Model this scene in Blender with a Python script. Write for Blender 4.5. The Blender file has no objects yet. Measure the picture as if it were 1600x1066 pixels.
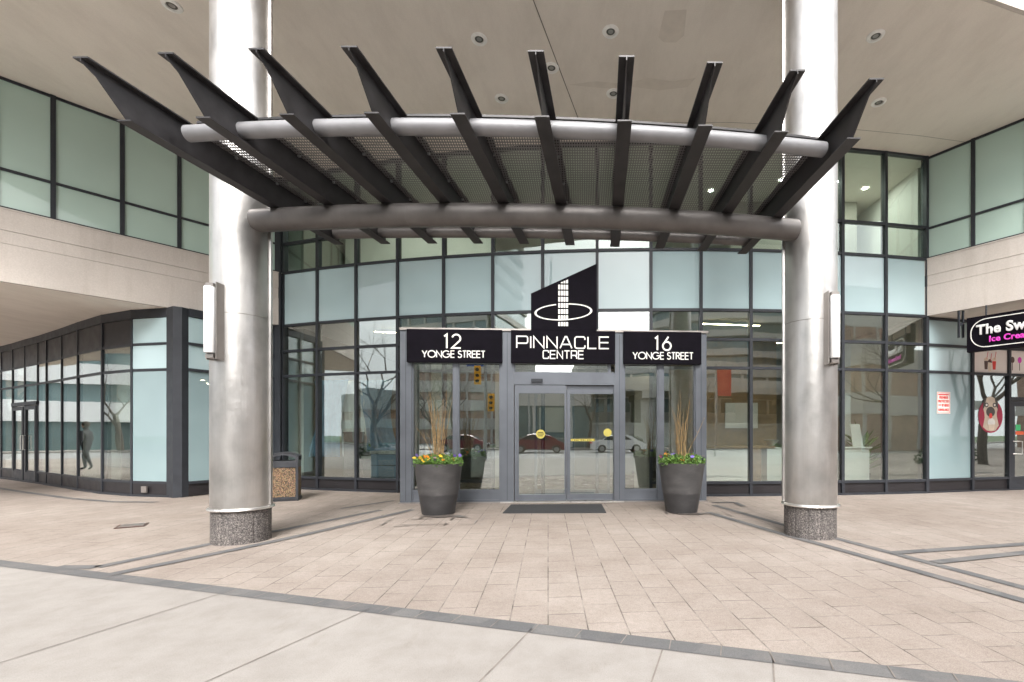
import bpy, bmesh, math, random
from mathutils import Vector, Matrix, noise
random.seed(7)
R_ = math.radians
S = bpy.context.scene
COL = S.collection

# ------------------------------------------------------------------ camera, sky, sun, exposure
EYE = 1.31
cam = bpy.data.objects.new('camera', bpy.data.cameras.new('camera'))
COL.objects.link(cam)
cam.location = (0, 0, EYE)
cam.rotation_euler = (R_(90), 0, 0)
cam.data.sensor_width = 36
cam.data.sensor_fit = 'HORIZONTAL'
cam.data.lens = 16.425
cam.data.shift_x = -0.06875
cam.data.shift_y = 0.091875
cam.data.clip_start = 0.05
cam.data.clip_end = 1500
S.camera = cam

W = bpy.data.worlds.new('World')
S.world = W
W.use_nodes = True
wn = W.node_tree
bg = wn.nodes['Background']
sky = wn.nodes.new('ShaderNodeTexSky')
sky.sky_type = 'NISHITA'
sky.sun_disc = False
SUN_EL, SUN_AZ = 42, 170          # sun high behind the viewer, veiled by cloud
sky.sun_elevation = R_(SUN_EL)
sky.sun_rotation = R_(SUN_AZ)
sky.dust_density = 6
sky.air_density = 1.0
sky.ozone_density = 1.0
hs = wn.nodes.new('ShaderNodeHueSaturation')
hs.inputs['Saturation'].default_value = 0.18
wn.links.new(sky.outputs[0], hs.inputs['Color'])
gx = wn.nodes.new('ShaderNodeTexCoord'); gs = wn.nodes.new('ShaderNodeSeparateXYZ'); gc = wn.nodes.new('ShaderNodeCombineXYZ'); gm = wn.nodes.new('ShaderNodeMath')
gm.operation = 'MAXIMUM'; gm.inputs[1].default_value = .16          # cloud veil: horizon as bright as ten degrees up
wn.links.new(gx.outputs['Generated'], gs.inputs[0]); wn.links.new(gs.outputs[2], gm.inputs[0])
wn.links.new(gs.outputs[0], gc.inputs[0]); wn.links.new(gs.outputs[1], gc.inputs[1]); wn.links.new(gm.outputs[0], gc.inputs[2])
wn.links.new(gc.outputs[0], sky.inputs['Vector'])
# thin cloud texture over the veiled sky
tc = wn.nodes.new('ShaderNodeTexCoord')
nz = wn.nodes.new('ShaderNodeTexNoise'); nz.inputs['Scale'].default_value = 2.2; nz.inputs['Detail'].default_value = 6
mr = wn.nodes.new('ShaderNodeMapRange'); mr.inputs['From Min'].default_value = .35; mr.inputs['From Max'].default_value = .7
mr.inputs['To Min'].default_value = .82; mr.inputs['To Max'].default_value = 1.15
mx = wn.nodes.new('ShaderNodeMix'); mx.data_type = 'RGBA'; mx.blend_type = 'MULTIPLY'; mx.inputs['Factor'].default_value = 1
wn.links.new(tc.outputs['Generated'], nz.inputs['Vector'])
wn.links.new(nz.outputs['Fac'], mr.inputs['Value'])
wn.links.new(hs.outputs[0], mx.inputs['A'])
wn.links.new(mr.outputs[0], mx.inputs['B'])
wn.links.new(mx.outputs['Result'], bg.inputs['Color'])
bg.inputs['Strength'].default_value = 0.13

sl = bpy.data.lights.new('sun', 'SUN')
sl.energy = .8
sl.angle = R_(40)
sl.color = (1, .95, .88)
so = bpy.data.objects.new('sun', sl)
COL.objects.link(so)
so.rotation_euler = (R_(90 - SUN_EL), 0, R_(180 - SUN_AZ))
S.view_settings.view_transform = 'Standard'
S.view_settings.look = 'None'
S.view_settings.exposure = 1.95
S.view_settings.gamma = 1
S.cycles.max_bounces = 10
S.cycles.diffuse_bounces = 5
S.cycles.glossy_bounces = 4
S.cycles.transparent_max_bounces = 16
S.cycles.caustics_reflective = False
S.cycles.caustics_refractive = False
S.cycles.sample_clamp_indirect = 6

# ------------------------------------------------------------------ materials
class NT:
    def __init__(s, name):
        s.m = bpy.data.materials.new(name); s.m.use_nodes = True
        s.t = s.m.node_tree; s.b = s.t.nodes['Principled BSDF']
        s.out = s.t.nodes['Material Output']
    def n(s, typ, **kw):
        nd = s.t.nodes.new(typ)
        for k, v in kw.items():
            if k in nd.inputs: nd.inputs[k].default_value = v
            else: setattr(nd, k, v)
        return nd
    def l(s, a, b): s.t.links.new(a, b)
    def coord(s, kind='Object', scale=(1, 1, 1), rot=(0, 0, 0)):
        c = s.n('ShaderNodeTexCoord'); m = s.n('ShaderNodeMapping')
        m.inputs['Scale'].default_value = scale; m.inputs['Rotation'].default_value = rot
        s.l(c.outputs[kind], m.inputs['Vector']); return m.outputs[0]
    def noise(s, vec, scale, detail=4, rough=.55):
        n = s.n('ShaderNodeTexNoise'); n.inputs['Scale'].default_value = scale
        n.inputs['Detail'].default_value = detail; n.inputs['Roughness'].default_value = rough
        s.l(vec, n.inputs['Vector']); return n.outputs['Fac']
    def ramp(s, fac, stops):
        r = s.n('ShaderNodeValToRGB'); e = r.color_ramp.elements
        while len(e) < len(stops): e.new(.5)
        for i, (p, c) in enumerate(stops):
            e[i].position = p; e[i].color = (*c, 1) if len(c) == 3 else c
        s.l(fac, r.inputs[0]); return r.outputs[0]
    def mix(s, a, b, fac, blend='MIX'):
        m = s.n('ShaderNodeMix'); m.data_type = 'RGBA'; m.blend_type = blend
        for v, k in ((a, 'A'), (b, 'B'), (fac, 'Factor')):
            if isinstance(v, (int, float)): m.inputs[k].default_value = v if k == 'Factor' else (v, v, v, 1)
            elif isinstance(v, tuple): m.inputs[k].default_value = (*v, 1)
            else: s.l(v, m.inputs[k])
        return m.outputs['Result']
    def rng(s, v, a, b, c, d):
        m = s.n('ShaderNodeMapRange'); s.l(v, m.inputs['Value'])
        for k, x in zip(('From Min', 'From Max', 'To Min', 'To Max'), (a, b, c, d)): m.inputs[k].default_value = x
        return m.outputs[0]
    def math(s, op, a, b=None):
        m = s.n('ShaderNodeMath'); m.operation = op
        for i, v in enumerate((a, b)):
            if v is None: continue
            if isinstance(v, (int, float)): m.inputs[i].default_value = v
            else: s.l(v, m.inputs[i])
        return m.outputs[0]
    def bump(s, h, strength=.3, dist=.01):
        b = s.n('ShaderNodeBump'); b.inputs['Strength'].default_value = strength; b.inputs['Distance'].default_value = dist
        s.l(h, b.inputs['Height']); s.l(b.outputs[0], s.b.inputs['Normal']); return b

def plain(name, col, rough=.5, metal=0, var=.12, vs=6, bump=0, bs=60, spec=.5):
    t = NT(name); v = t.coord()
    f = t.noise(v, vs, 5)
    c = t.ramp(f, [(.3, tuple(x * (1 - var) for x in col)), (.7, tuple(min(1, x * (1 + var)) for x in col))])
    t.l(c, t.b.inputs['Base Color'])
    t.l(t.rng(f, .3, .7, rough * .85, min(1, rough * 1.15)), t.b.inputs['Roughness'])
    t.b.inputs['Metallic'].default_value = metal
    t.b.inputs['Specular IOR Level'].default_value = spec
    if bump: t.bump(t.noise(v, bs, 4), bump, .003)
    return t.m

def glass(name, tint, ior=1.55, wavy=.0015, add=0.0):
    t = NT(name); t.t.nodes.remove(t.b)
    tr = t.n('ShaderNodeBsdfTransparent'); tr.inputs[0].default_value = (*tint, 1)
    gl = t.n('ShaderNodeBsdfAnisotropic') if False else t.n('ShaderNodeBsdfGlossy')
    gl.inputs['Roughness'].default_value = .0
    gl.inputs['Color'].default_value = (.93, .97, .96, 1)
    lw = t.n('ShaderNodeLayerWeight'); lw.inputs['Blend'].default_value = .5
    p5 = t.math('POWER', lw.outputs['Facing'], 4.0)
    f0 = ((ior-1)/(ior+1))**2+add
    v = t.coord()
    b = t.n('ShaderNodeBump'); b.inputs['Strength'].default_value = 1; b.inputs['Distance'].default_value = wavy
    t.l(t.noise(v, 1.3, 1), b.inputs['Height'])
    t.l(b.outputs[0], gl.inputs['Normal'])
    mixs = t.n('ShaderNodeMixShader')
    fac = t.math('ADD', t.math('MULTIPLY', p5, 1-f0), f0)
    t.l(fac, mixs.inputs[0]); t.l(tr.outputs[0], mixs.inputs[1]); t.l(gl.outputs[0], mixs.inputs[2])
    t.l(mixs.outputs[0], t.out.inputs[0])
    return t.m

def frosted(name, col, spec_ior=1.5, wavy=.0015):
    t = NT(name); v = t.coord()
    f = t.noise(v, .7, 2)
    t.l(t.ramp(f, [(.3, tuple(x * .93 for x in col)), (.7, tuple(x * 1.05 for x in col))]), t.b.inputs['Base Color'])
    t.b.inputs['Roughness'].default_value = .6
    t.b.inputs['Specular IOR Level'].default_value = 0
    t.b.inputs['Coat Weight'].default_value = 1
    t.b.inputs['Coat Roughness'].default_value = .015
    t.b.inputs['Coat IOR'].default_value = spec_ior
    b = t.n('ShaderNodeBump'); b.inputs['Distance'].default_value = wavy; b.inputs['Strength'].default_value = 1
    t.l(t.noise(v, 1.1, 1), b.inputs['Height']); t.l(b.outputs[0], t.b.inputs['Coat Normal'])
    return t.m

def concrete_mat(name, base, joint=None):
    t = NT(name); v = t.coord()
    big = t.noise(v, .5, 5, .6); fine = t.noise(v, 45, 4, .7)
    vs = t.coord(scale=(2.2, 2.2, .25)); streak = t.noise(vs, 2.0, 5, .65)
    c1 = t.ramp(big, [(.3, tuple(x * .88 for x in base)), (.7, tuple(x * 1.07 for x in base))])
    c2 = t.mix(c1, (.80, .78, .75), t.rng(streak, .5, .75, 0, .5), 'MULTIPLY')
    c3 = t.mix(c2, t.ramp(fine, [(.3, (.8, .8, .8)), (.7, (1.08, 1.08, 1.08))]), .55, 'MULTIPLY')
    t.l(c3, t.b.inputs['Base Color']); t.b.inputs['Roughness'].default_value = .9
    t.b.inputs['Specular IOR Level'].default_value = .25
    t.bump(fine, .25, .004)
    return t.m

def soffit_mat():
    t = NT('soffit_stucco'); v = t.coord()
    big = t.noise(v, .35, 6, .6); mid = t.noise(t.coord(scale=(1, .35, 1), rot=(0, 0, .3)), 2.4, 7, .7); fine = t.noise(v, 60, 3, .7)
    c = t.ramp(big, [(.3, (.76, .70, .63)), (.7, (.83, .77, .70))])
    c = t.mix(c, t.ramp(mid, [(.25, (.86, .85, .84)), (.55, (1, 1, 1)), (.8, (1.05, 1.05, 1.05))]), .8, 'MULTIPLY')
    c = t.mix(c, t.ramp(fine, [(.3, (.9, .9, .9)), (.7, (1.05, 1.05, 1.05))]), .5, 'MULTIPLY')
    t.l(c, t.b.inputs['Base Color']); t.b.inputs['Roughness'].default_value = .95
    t.b.inputs['Specular IOR Level'].default_value = .2
    t.bump(fine, .2, .003)
    return t.m

def paver_mat():
    t = NT('paver_stone')
    v = t.coord(rot=(0, 0, R_(90 - 4.2)))
    br = t.n('ShaderNodeTexBrick'); t.l(v, br.inputs['Vector'])
    br.offset = .5; br.squash = 1
    for k, x in (('Scale', 1), ('Mortar Size', .006), ('Mortar Smooth', .6), ('Bias', 0), ('Brick Width', .36), ('Row Height', .27)):
        br.inputs[k].default_value = x
    br.inputs['Color1'].default_value = (.288, .257, .234, 1); br.inputs['Color2'].default_value = (.315, .283, .258, 1)
    br.inputs['Mortar'].default_value = (.09, .078, .07, 1)
    o = t.coord()
    big = t.noise(o, .45, 6, .6); spk = t.noise(o, 170, 2, .8); spk2 = t.noise(o, 70, 3, .8); mid = t.noise(o, 2.5, 6, .65)
    c = t.mix(br.outputs['Color'], t.ramp(big, [(.3, (.82, .77, .74)), (.7, (1.1, 1.09, 1.08))]), 1, 'MULTIPLY')
    c = t.mix(c, t.ramp(mid, [(.3, (.86, .85, .84)), (.65, (1.05, 1.05, 1.05))]), .8, 'MULTIPLY')
    c = t.mix(c, t.ramp(spk, [(.32, (.62, .58, .55)), (.5, (1, 1, 1)), (.68, (1.25, 1.22, 1.2))]), .75, 'MULTIPLY')
    c = t.mix(c, t.ramp(spk2, [(.3, (.75, .72, .7)), (.5, (1, 1, 1)), (.7, (1.15, 1.15, 1.15))]), .6, 'MULTIPLY')
    c = t.mix(c, t.ramp(t.noise(o, 22, 4, .8), [(.3, (.86, .84, .82)), (.5, (1, 1, 1)), (.7, (1.1, 1.09, 1.08))]), .9, 'MULTIPLY')
    # joints partly filled with pale sand
    c = t.mix(c, (.30, .265, .235), t.math('MULTIPLY', br.outputs['Fac'], t.rng(t.noise(o, 2.6, 4, .7), .40, .60, .0, .9)))
    t.l(c, t.b.inputs['Base Color']); t.b.inputs['Roughness'].default_value = .85
    t.b.inputs['Specular IOR Level'].default_value = .3
    t.bump(t.math('ADD', t.math('MULTIPLY', br.outputs['Fac'], -1.5), t.math('MULTIPLY', spk, .5)), .35, .004)
    return t.m

def sidewalk_mat():
    t = NT('sidewalk_concrete'); o = t.coord()
    big = t.noise(o, .4, 6, .6); mid = t.noise(o, 3.2, 6, .7); spk = t.noise(o, 140, 3, .8)
    c = t.ramp(big, [(.3, (.272, .252, .234)), (.7, (.302, .282, .263))])
    c = t.mix(c, t.ramp(mid, [(.3, (.84, .83, .82)), (.6, (1.03, 1.03, 1.03))]), .8, 'MULTIPLY')
    c = t.mix(c, (.80, .77, .74), t.rng(t.noise(t.coord(scale=(1, .3, 1), rot=(0, 0, .5)), 5, 6, .8), .56, .72, 0, .55), 'MULTIPLY')
    c = t.mix(c, t.ramp(spk, [(.3, (.72, .70, .69)), (.5, (1, 1, 1)), (.7, (1.1, 1.1, 1.1))]), .8, 'MULTIPLY')
    gum = t.n('ShaderNodeTexVoronoi'); gum.inputs['Scale'].default_value = 1.1; t.l(o, gum.inputs['Vector'])
    c = t.mix(c, (.74, .72, .70), t.rng(gum.outputs['Distance'], .018, .028, .8, 0), 'MULTIPLY')
    t.l(c, t.b.inputs['Base Color']); t.b.inputs['Roughness'].default_value = .85
    t.b.inputs['Specular IOR Level'].default_value = .3
    t.bump(spk, .25, .003)
    return t.m

def band_mat():
    t = NT('dark_paver'); v = t.coord()
    vo = t.n('ShaderNodeTexVoronoi'); vo.inputs['Scale'].default_value = 3.2; t.l(v, vo.inputs['Vector'])
    spk = t.noise(v, 150, 3, .8)
    c = t.mix((.085, .085, .088), (.135, .132, .13), vo.outputs['Color'])
    c = t.mix(c, t.ramp(spk, [(.3, (.7, .7, .7)), (.7, (1.3, 1.3, 1.3))]), .8, 'MULTIPLY')
    c = t.mix(c, (.24, .21, .19), t.rng(t.noise(v, 2.3, 6, .7), .5, .75, 0, .35))
    t.l(c, t.b.inputs['Base Color']); t.b.inputs['Roughness'].default_value = .85
    t.bump(spk, .2, .003)
    return t.m

def steel_mat():
    t = NT('brushed_stainless'); v = t.coord()
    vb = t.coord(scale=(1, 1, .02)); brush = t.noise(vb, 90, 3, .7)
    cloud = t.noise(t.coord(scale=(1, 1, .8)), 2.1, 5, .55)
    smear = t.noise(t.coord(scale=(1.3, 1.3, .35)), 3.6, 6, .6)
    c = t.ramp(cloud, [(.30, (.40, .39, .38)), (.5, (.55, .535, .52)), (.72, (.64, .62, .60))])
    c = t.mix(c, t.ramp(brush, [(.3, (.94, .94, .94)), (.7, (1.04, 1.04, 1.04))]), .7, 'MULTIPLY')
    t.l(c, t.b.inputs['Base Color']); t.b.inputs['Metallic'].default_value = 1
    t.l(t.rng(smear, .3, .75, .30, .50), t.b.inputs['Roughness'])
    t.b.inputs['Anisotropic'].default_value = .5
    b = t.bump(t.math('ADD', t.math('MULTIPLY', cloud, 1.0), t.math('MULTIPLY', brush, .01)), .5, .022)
    return t.m

def granite_mat():
    t = NT('ribbed_granite'); v = t.coord()
    s1 = t.noise(v, 70, 3, .8); s2 = t.noise(t.coord(scale=(1, 1, .3)), 14, 5, .7)
    c = t.ramp(s1, [(.36, (.03, .028, .028)), (.5, (.12, .108, .104)), (.66, (.36, .33, .315))])
    c = t.mix(c, t.ramp(s2, [(.3, (.4, .4, .4)), (.7, (.95, .92, .89))]), .8, 'MULTIPLY')
    t.l(c, t.b.inputs['Base Color']); t.b.inputs['Roughness'].default_value = .75
    t.bump(s1, .6, .006)
    return t.m

def mesh_mat():
    t = NT('perforated_steel'); t.b.inputs['Base Color'].default_value = (.22, .215, .22, 1)
    t.b.inputs['Roughness'].default_value = .45; t.b.inputs['Metallic'].default_value = .3
    v = t.coord()
    sp = t.n('ShaderNodeSeparateXYZ'); t.l(v, sp.inputs[0])
    P = 2 * math.pi / .054
    def sn(sock, k, ph=0): return t.math('SINE', t.math('ADD', t.math('MULTIPLY', sock, k), ph))
    a = t.math('MULTIPLY', sn(sp.outputs[0], P), sn(sp.outputs[1], P * .62))
    hole = t.math('GREATER_THAN', t.math('ABSOLUTE', a), .62)
    tr = t.n('ShaderNodeBsdfTransparent')
    m = t.n('ShaderNodeMixShader'); t.l(hole, m.inputs[0]); t.l(t.b.outputs[0], m.inputs[1]); t.l(tr.outputs[0], m.inputs[2])
    t.l(m.outputs[0], t.out.inputs[0])
    return t.m

def pebble_mat():
    t = NT('pebble_aggregate'); v = t.coord()
    vo = t.n('ShaderNodeTexVoronoi'); vo.inputs['Scale'].default_value = 62; t.l(v, vo.inputs['Vector'])
    c = t.ramp(vo.outputs['Distance'], [(.0, (.40, .27, .15)), (.35, (.26, .17, .09)), (.62, (.05, .033, .02))])
    c = t.mix(c, vo.outputs['Color'], .18, 'SOFT_LIGHT')
    t.l(c, t.b.inputs['Base Color']); t.b.inputs['Roughness'].default_value = .7
    t.bump(t.math('MULTIPLY', vo.outputs['Distance'], -1), .8, .01)
    return t.m

def pot_mat():
    t = NT('charcoal_pot'); v = t.coord()
    n1 = t.noise(t.coord(scale=(1, 1, 2.5)), 3.2, 6, .65)
    c = t.ramp(n1, [(.3, (.04, .039, .040)), (.55, (.062, .060, .061)), (.8, (.10, .095, .093))])
    sp = t.n('ShaderNodeSeparateXYZ'); t.l(v, sp.inputs[0])
    edge = t.math('ADD', sp.outputs[2], t.math('MULTIPLY', t.noise(v, 5, 4), .08))
    wet = t.rng(edge, .36, .39, 1, 0)          # damp tide mark on the lower pot
    c = t.mix(c, (.50, .50, .52), t.math('MULTIPLY', wet, .9), 'MULTIPLY')
    t.l(c, t.b.inputs['Base Color']); t.l(t.rng(n1, .3, .7, .42, .62), t.b.inputs['Roughness'])
    t.bump(t.noise(v, 40, 4), .15, .003)
    return t.m

def emit(name, col, s):
    t = NT(name); t.b.inputs['Base Color'].default_value = (*col, 1)
    t.b.inputs['Emission Color'].default_value = (*col, 1); t.b.inputs['Emission Strength'].default_value = s
    return t.m

M = dict(
    glass=glass('clear_glass', (.86, .91, .89), 1.55, .0012, .17),
    gglass=glass('green_glass', (.80, .90, .86), 1.5, .0012, .03),
    vglass=glass('vestibule_glass', (.88, .92, .90), 1.55, .0010, .21),
    frost=frosted('frosted_aqua', (.39, .51, .535)),
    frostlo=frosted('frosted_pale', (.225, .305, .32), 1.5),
    frostup=frosted('frosted_green', (.46, .60, .54), 1.45),
    spandrel=plain('dark_spandrel', (.020, .018, .020), .42, 0, .12, 4, spec=.35),
    frame=plain('dark_frame', (.030, .033, .040), .45, .1, .12, 5, spec=.35),
    vest=plain('grey_aluminium', (.125, .137, .158), .42, .35, .10, 3),
    sign=plain('sign_black', (.007, .006, .009), .7, 0, .25, 5, spec=.04),
    white=plain('letter_white', (.85, .84, .80), .5, 0, .03),
    rib=plain('rib_steel', (.034, .032, .034), .45, .25, .3, 7, .15, 40),
    tube=plain('tube_steel', (.125, .116, .112), .42, .4, .18, 4, .1, 40),
    tubel=plain('tube_grey', (.22, .22, .23), .5, .25, .12, 4, .05, 40),
    mesh=mesh_mat(), steel=steel_mat(), granite=granite_mat(),
    collar=plain('collar_steel', (.72, .70, .67), .3, .9, .1),
    conc=concrete_mat('precast_concrete', (.58, .53, .49)),
    soffit=soffit_mat(), paver=paver_mat(), walk=sidewalk_mat(), band=band_mat(),
    asphalt=plain('asphalt', (.27, .265, .26), .9, 0, .2, 3, .3, 90),
    paint=plain('road_paint', (.62, .61, .58), .7),
    grass=plain('lawn', (.055, .085, .03), .95, 0, .4, 12, .4, 60),
    joint=plain('joint_dirt', (.19, .165, .145), .95, 0, .3, 9),
    stain=plain('damp_stain', (.115, .097, .086), .45, 0, .3, 7),
    cstain=plain('patched_plaster', (.68, .62, .55), .95, 0, .05, 7),
    ptile=plain('interior_tile', (.25, .225, .20), .25, 0, .1, 2),
    iwall=plain('interior_wall', (.30, .275, .24), .8, 0, .08, 2),
    iwhite=plain('interior_white', (.66, .64, .60), .7, 0, .05, 2),
    idark=plain('interior_dark', (.07, .06, .055), .5, 0, .2, 2),
    wood=plain('oak_panel', (.33, .20, .10), .5, 0, .25, 5),
    drape=plain('blue_drape', (.20, .32, .44), .85, 0, .15, 8),
    drapew=plain('white_drape', (.68, .68, .66), .9, 0, .06, 8),
    teal=plain('teal_fabric', (.05, .22, .23), .8),
    mat=plain('rubber_mat', (.030, .031, .034), .9, 0, .3, 25, .6, 160),
    pebble=pebble_mat(), pot=pot_mat(),
    bin=plain('bin_plastic', (.026, .028, .034), .45, 0, .3, 6, .1, 50),
    twig=plain('willow_bark', (.34, .23, .11), .7, 0, .5, 18),
    leaf=plain('pansy_leaf', (.12, .23, .045), .6, 0, .5, 25),
    soil=plain('potting_soil', (.05, .035, .025), 1, 0, .4, 40, .8, 60),
    yel=plain('petal_yellow', (.80, .52, .04), .6), sticker=plain('sticker_yellow', (.55, .47, .10), .5), ora=plain('petal_orange', (.75, .25, .02), .6),
    vio=plain('petal_violet', (.20, .14, .50), .6), mar=plain('petal_maroon', (.16, .02, .05), .6),
    acryl=plain('white_acrylic', (.88, .89, .90), .35, 0, .02),
    satin=plain('satin_steel', (.38, .35, .33), .35, .8, .1, 4),
    trim=plain('light_trim', (.86, .85, .82), .5), can=plain('lamp_can', (.10, .095, .085), .5),
    lamp=emit('downlight_lens', (1, .86, .62), 60), lampw=emit('downlight_white', (1, .95, .88), 170),
    strip=emit('strip_lens', (1, .84, .55), 28),
    bark=plain('tree_bark', (.10, .085, .07), .95, 0, .35, 12, .8, 30),
    ever=plain('evergreen_leaf', (.035, .065, .022), .9, 0, .5, 14),
    brick=plain('reddish_brick', (.40, .28, .22), .9, 0, .25, 1.5),
    bpale=plain('pale_facade', (.55, .54, .51), .8, 0, .1, .2),
    bglass=plain('tower_glass', (.17, .24, .25), .12, .2, .3, .15),
    bteal=plain('teal_cladding', (.10, .30, .29), .4, 0, .1, .3),
    deck=plain('viaduct_concrete', (.52, .50, .47), .85, 0, .12, .3),
    red=plain('banner_red', (.55, .03, .035), .5, 0, .05), blue=plain('sign_blue', (.03, .10, .42), .5),
    sigyel=plain('signal_yellow', (.80, .42, .02), .45), galv=plain('galvanised', (.38, .39, .40), .45, .6),
    pink=plain('sign_magenta', (.75, .06, .55), .5, 0, .03), silver=plain('sign_silver', (.74, .74, .74), .4, 0, .03),
    poster=plain('poster_cream', (.80, .74, .71), .5, 0, .05, 1), choc=plain('chocolate', (.07, .03, .02), .4),
    cream=plain('cream', (.74, .62, .50), .5), straw=plain('straw_red', (.6, .05, .06), .5),
    disc=plain('decal_crimson', (.36, .02, .06), .5), fawn=plain('decal_fawn', (.62, .52, .42), .6),
    signr=plain('notice_red', (.70, .05, .04), .5), labelw=plain('notice_white', (.82, .80, .76), .5),
    carw=plain('car_white', (.75, .75, .76), .15, 0, .02), carr=plain('car_maroon', (.16, .015, .03), .15, 0, .05),
    cargl=plain('car_glass', (.03, .035, .04), .06, 0, .1), rubber=plain('tyre', (.02, .02, .02), .8),
    skin=plain('skin', (.50, .32, .24), .6), cloth=plain('black_clothes', (.022, .022, .026), .9, 0, .2, 9),
    hair=plain('dark_hair', (.03, .02, .015), .8), orange=plain('sticker_orange', (.75, .12, .04), .5),
    green=plain('sticker_green', (.05, .42, .16), .5), bluegrey=plain('blue_grey_planter', (.17, .22, .28), .6, 0, .12, 3),
)
# ------------------------------------------------------------------ mesh helpers
class MB:
    def __init__(s): s.v = []; s.f = []
    def add(s, vs, fs):
        o = len(s.v); s.v += [tuple(p) for p in vs]; s.f += [tuple(i + o for i in f) for f in fs]; return s
    def box(s, x0, y0, z0, x1, y1, z1):
        return s.add([(x0,y0,z0),(x1,y0,z0),(x1,y1,z0),(x0,y1,z0),(x0,y0,z1),(x1,y0,z1),(x1,y1,z1),(x0,y1,z1)],
                     [(3,2,1,0),(4,5,6,7),(0,1,5,4),(1,2,6,5),(2,3,7,6),(3,0,4,7)])
    def seg(s, a, b, z0, z1, front, back):
        """upright slab along plan segment a-b; front/back = offsets towards / away from the viewer side (right-hand normal)"""
        dx, dy = b[0]-a[0], b[1]-a[1]; L = math.hypot(dx, dy); n = (dy/L, -dx/L)
        p = [(a[0]+n[0]*front, a[1]+n[1]*front), (b[0]+n[0]*front, b[1]+n[1]*front), (b[0]-n[0]*back, b[1]-n[1]*back), (a[0]-n[0]*back, a[1]-n[1]*back)]
        return s.prism(p, z0, z1)
    def prism(s, poly, z0, z1):
        n = len(poly); ar = sum(poly[i][0]*poly[(i+1)%n][1]-poly[(i+1)%n][0]*poly[i][1] for i in range(n))
        if ar < 0: poly = poly[::-1]
        vs = [(x, y, z0) for x, y in poly] + [(x, y, z1) for x, y in poly]
        return s.add(vs, [tuple(range(n-1, -1, -1)), tuple(range(n, 2*n))] + [(i, (i+1)%n, n+(i+1)%n, n+i) for i in range(n)])
    def extr(s, pts, d):
        """closed 3-D polygon extruded by vector d"""
        n = len(pts); d = Vector(d)
        vs = [Vector(p) for p in pts] + [Vector(p)+d for p in pts]
        return s.add(vs, [tuple(range(n)), tuple(range(2*n-1, n-1, -1))] + [(i, n+i, n+(i+1)%n, (i+1)%n) for i in range(n)])
    def tube(s, pts, rad, n=16, cap=True):
        pts = [Vector(p) for p in pts]; rs = rad if isinstance(rad, (list, tuple)) else [rad]*len(pts)
        o = len(s.v); up = None; k = len(pts)
        for i, p in enumerate(pts):
            t = (pts[min(i+1, k-1)] - pts[max(i-1, 0)]).normalized()
            if up is None: up = Vector((0, 0, 1)) if abs(t.z) < .9 else Vector((1, 0, 0))
            a = t.cross(up).normalized(); b = a.cross(t).normalized(); up = b
            for j in range(n):
                w = 2*math.pi*j/n; s.v.append(tuple(p + (a*math.cos(w)+b*math.sin(w))*rs[i]))
        for i in range(k-1):
            for j in range(n): s.f.append((o+i*n+j, o+i*n+(j+1)%n, o+(i+1)*n+(j+1)%n, o+(i+1)*n+j))
        if cap: s.f.append(tuple(o+j for j in range(n-1, -1, -1))); s.f.append(tuple(o+(k-1)*n+j for j in range(n)))
        return s
    def lathe(s, prof, c=(0, 0), n=48, cap=True):
        o = len(s.v)
        for r, z in prof:
            for j in range(n): w = 2*math.pi*j/n; s.v.append((c[0]+r*math.cos(w), c[1]+r*math.sin(w), z))
        for i in range(len(prof)-1):
            for j in range(n): s.f.append((o+i*n+j, o+i*n+(j+1)%n, o+(i+1)*n+(j+1)%n, o+(i+1)*n+j))
        if cap: s.f.append(tuple(o+j for j in range(n-1, -1, -1))); s.f.append(tuple(o+(len(prof)-1)*n+j for j in range(n)))
        return s
    def build(s, name, mat, parent=None, loc=(0, 0, 0), rz=0, smooth=False, bevel=0):
        me = bpy.data.meshes.new(name); me.from_pydata(s.v, [], s.f); me.validate(); me.update()
        ob = bpy.data.objects.new(name, me); COL.objects.link(ob)
        me.materials.append(M[mat] if isinstance(mat, str) else mat)
        if smooth:
            for p in me.polygons: p.use_smooth = len(p.vertices) < 9
            try: me.set_sharp_from_angle(angle=R_(40))
            except Exception: pass
        if bevel:
            b = ob.modifiers.new('bevel', 'BEVEL'); b.width = bevel; b.segments = 2; b.limit_method = 'ANGLE'
        ob.location = loc; ob.rotation_euler = (0, 0, rz)
        if parent: ob.parent = parent
        return ob

def tag(o, label=None, cat=None, group=None, kind=None):
    if label: o['label'] = label
    if cat: o['category'] = cat
    if group: o['group'] = group
    if kind: o['kind'] = kind
    return o
def thing(name, label, cat, loc=(0, 0, 0), rz=0, group=None):
    o = bpy.data.objects.new(name, None); COL.objects.link(o); o.location = loc; o.rotation_euler = (0, 0, rz)
    o.empty_display_size = .1
    return tag(o, label, cat, group)
def kids(o): return [c for c in COL.objects if c.parent == o]
def dup(o, loc=None, rz=None, label=None, parent=None, group=None):
    ch = kids(o); c = o.copy(); COL.objects.link(c)
    if parent: c.parent = parent
    if loc is not None: c.location = loc
    if rz is not None: c.rotation_euler = (0, 0, rz)
    if label: c['label'] = label
    if group: c['group'] = group
    for k in ch: dup(k, parent=c)
    return c
def lerp(a, b, t): return tuple(x+(y-x)*t for x, y in zip(a, b))

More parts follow.
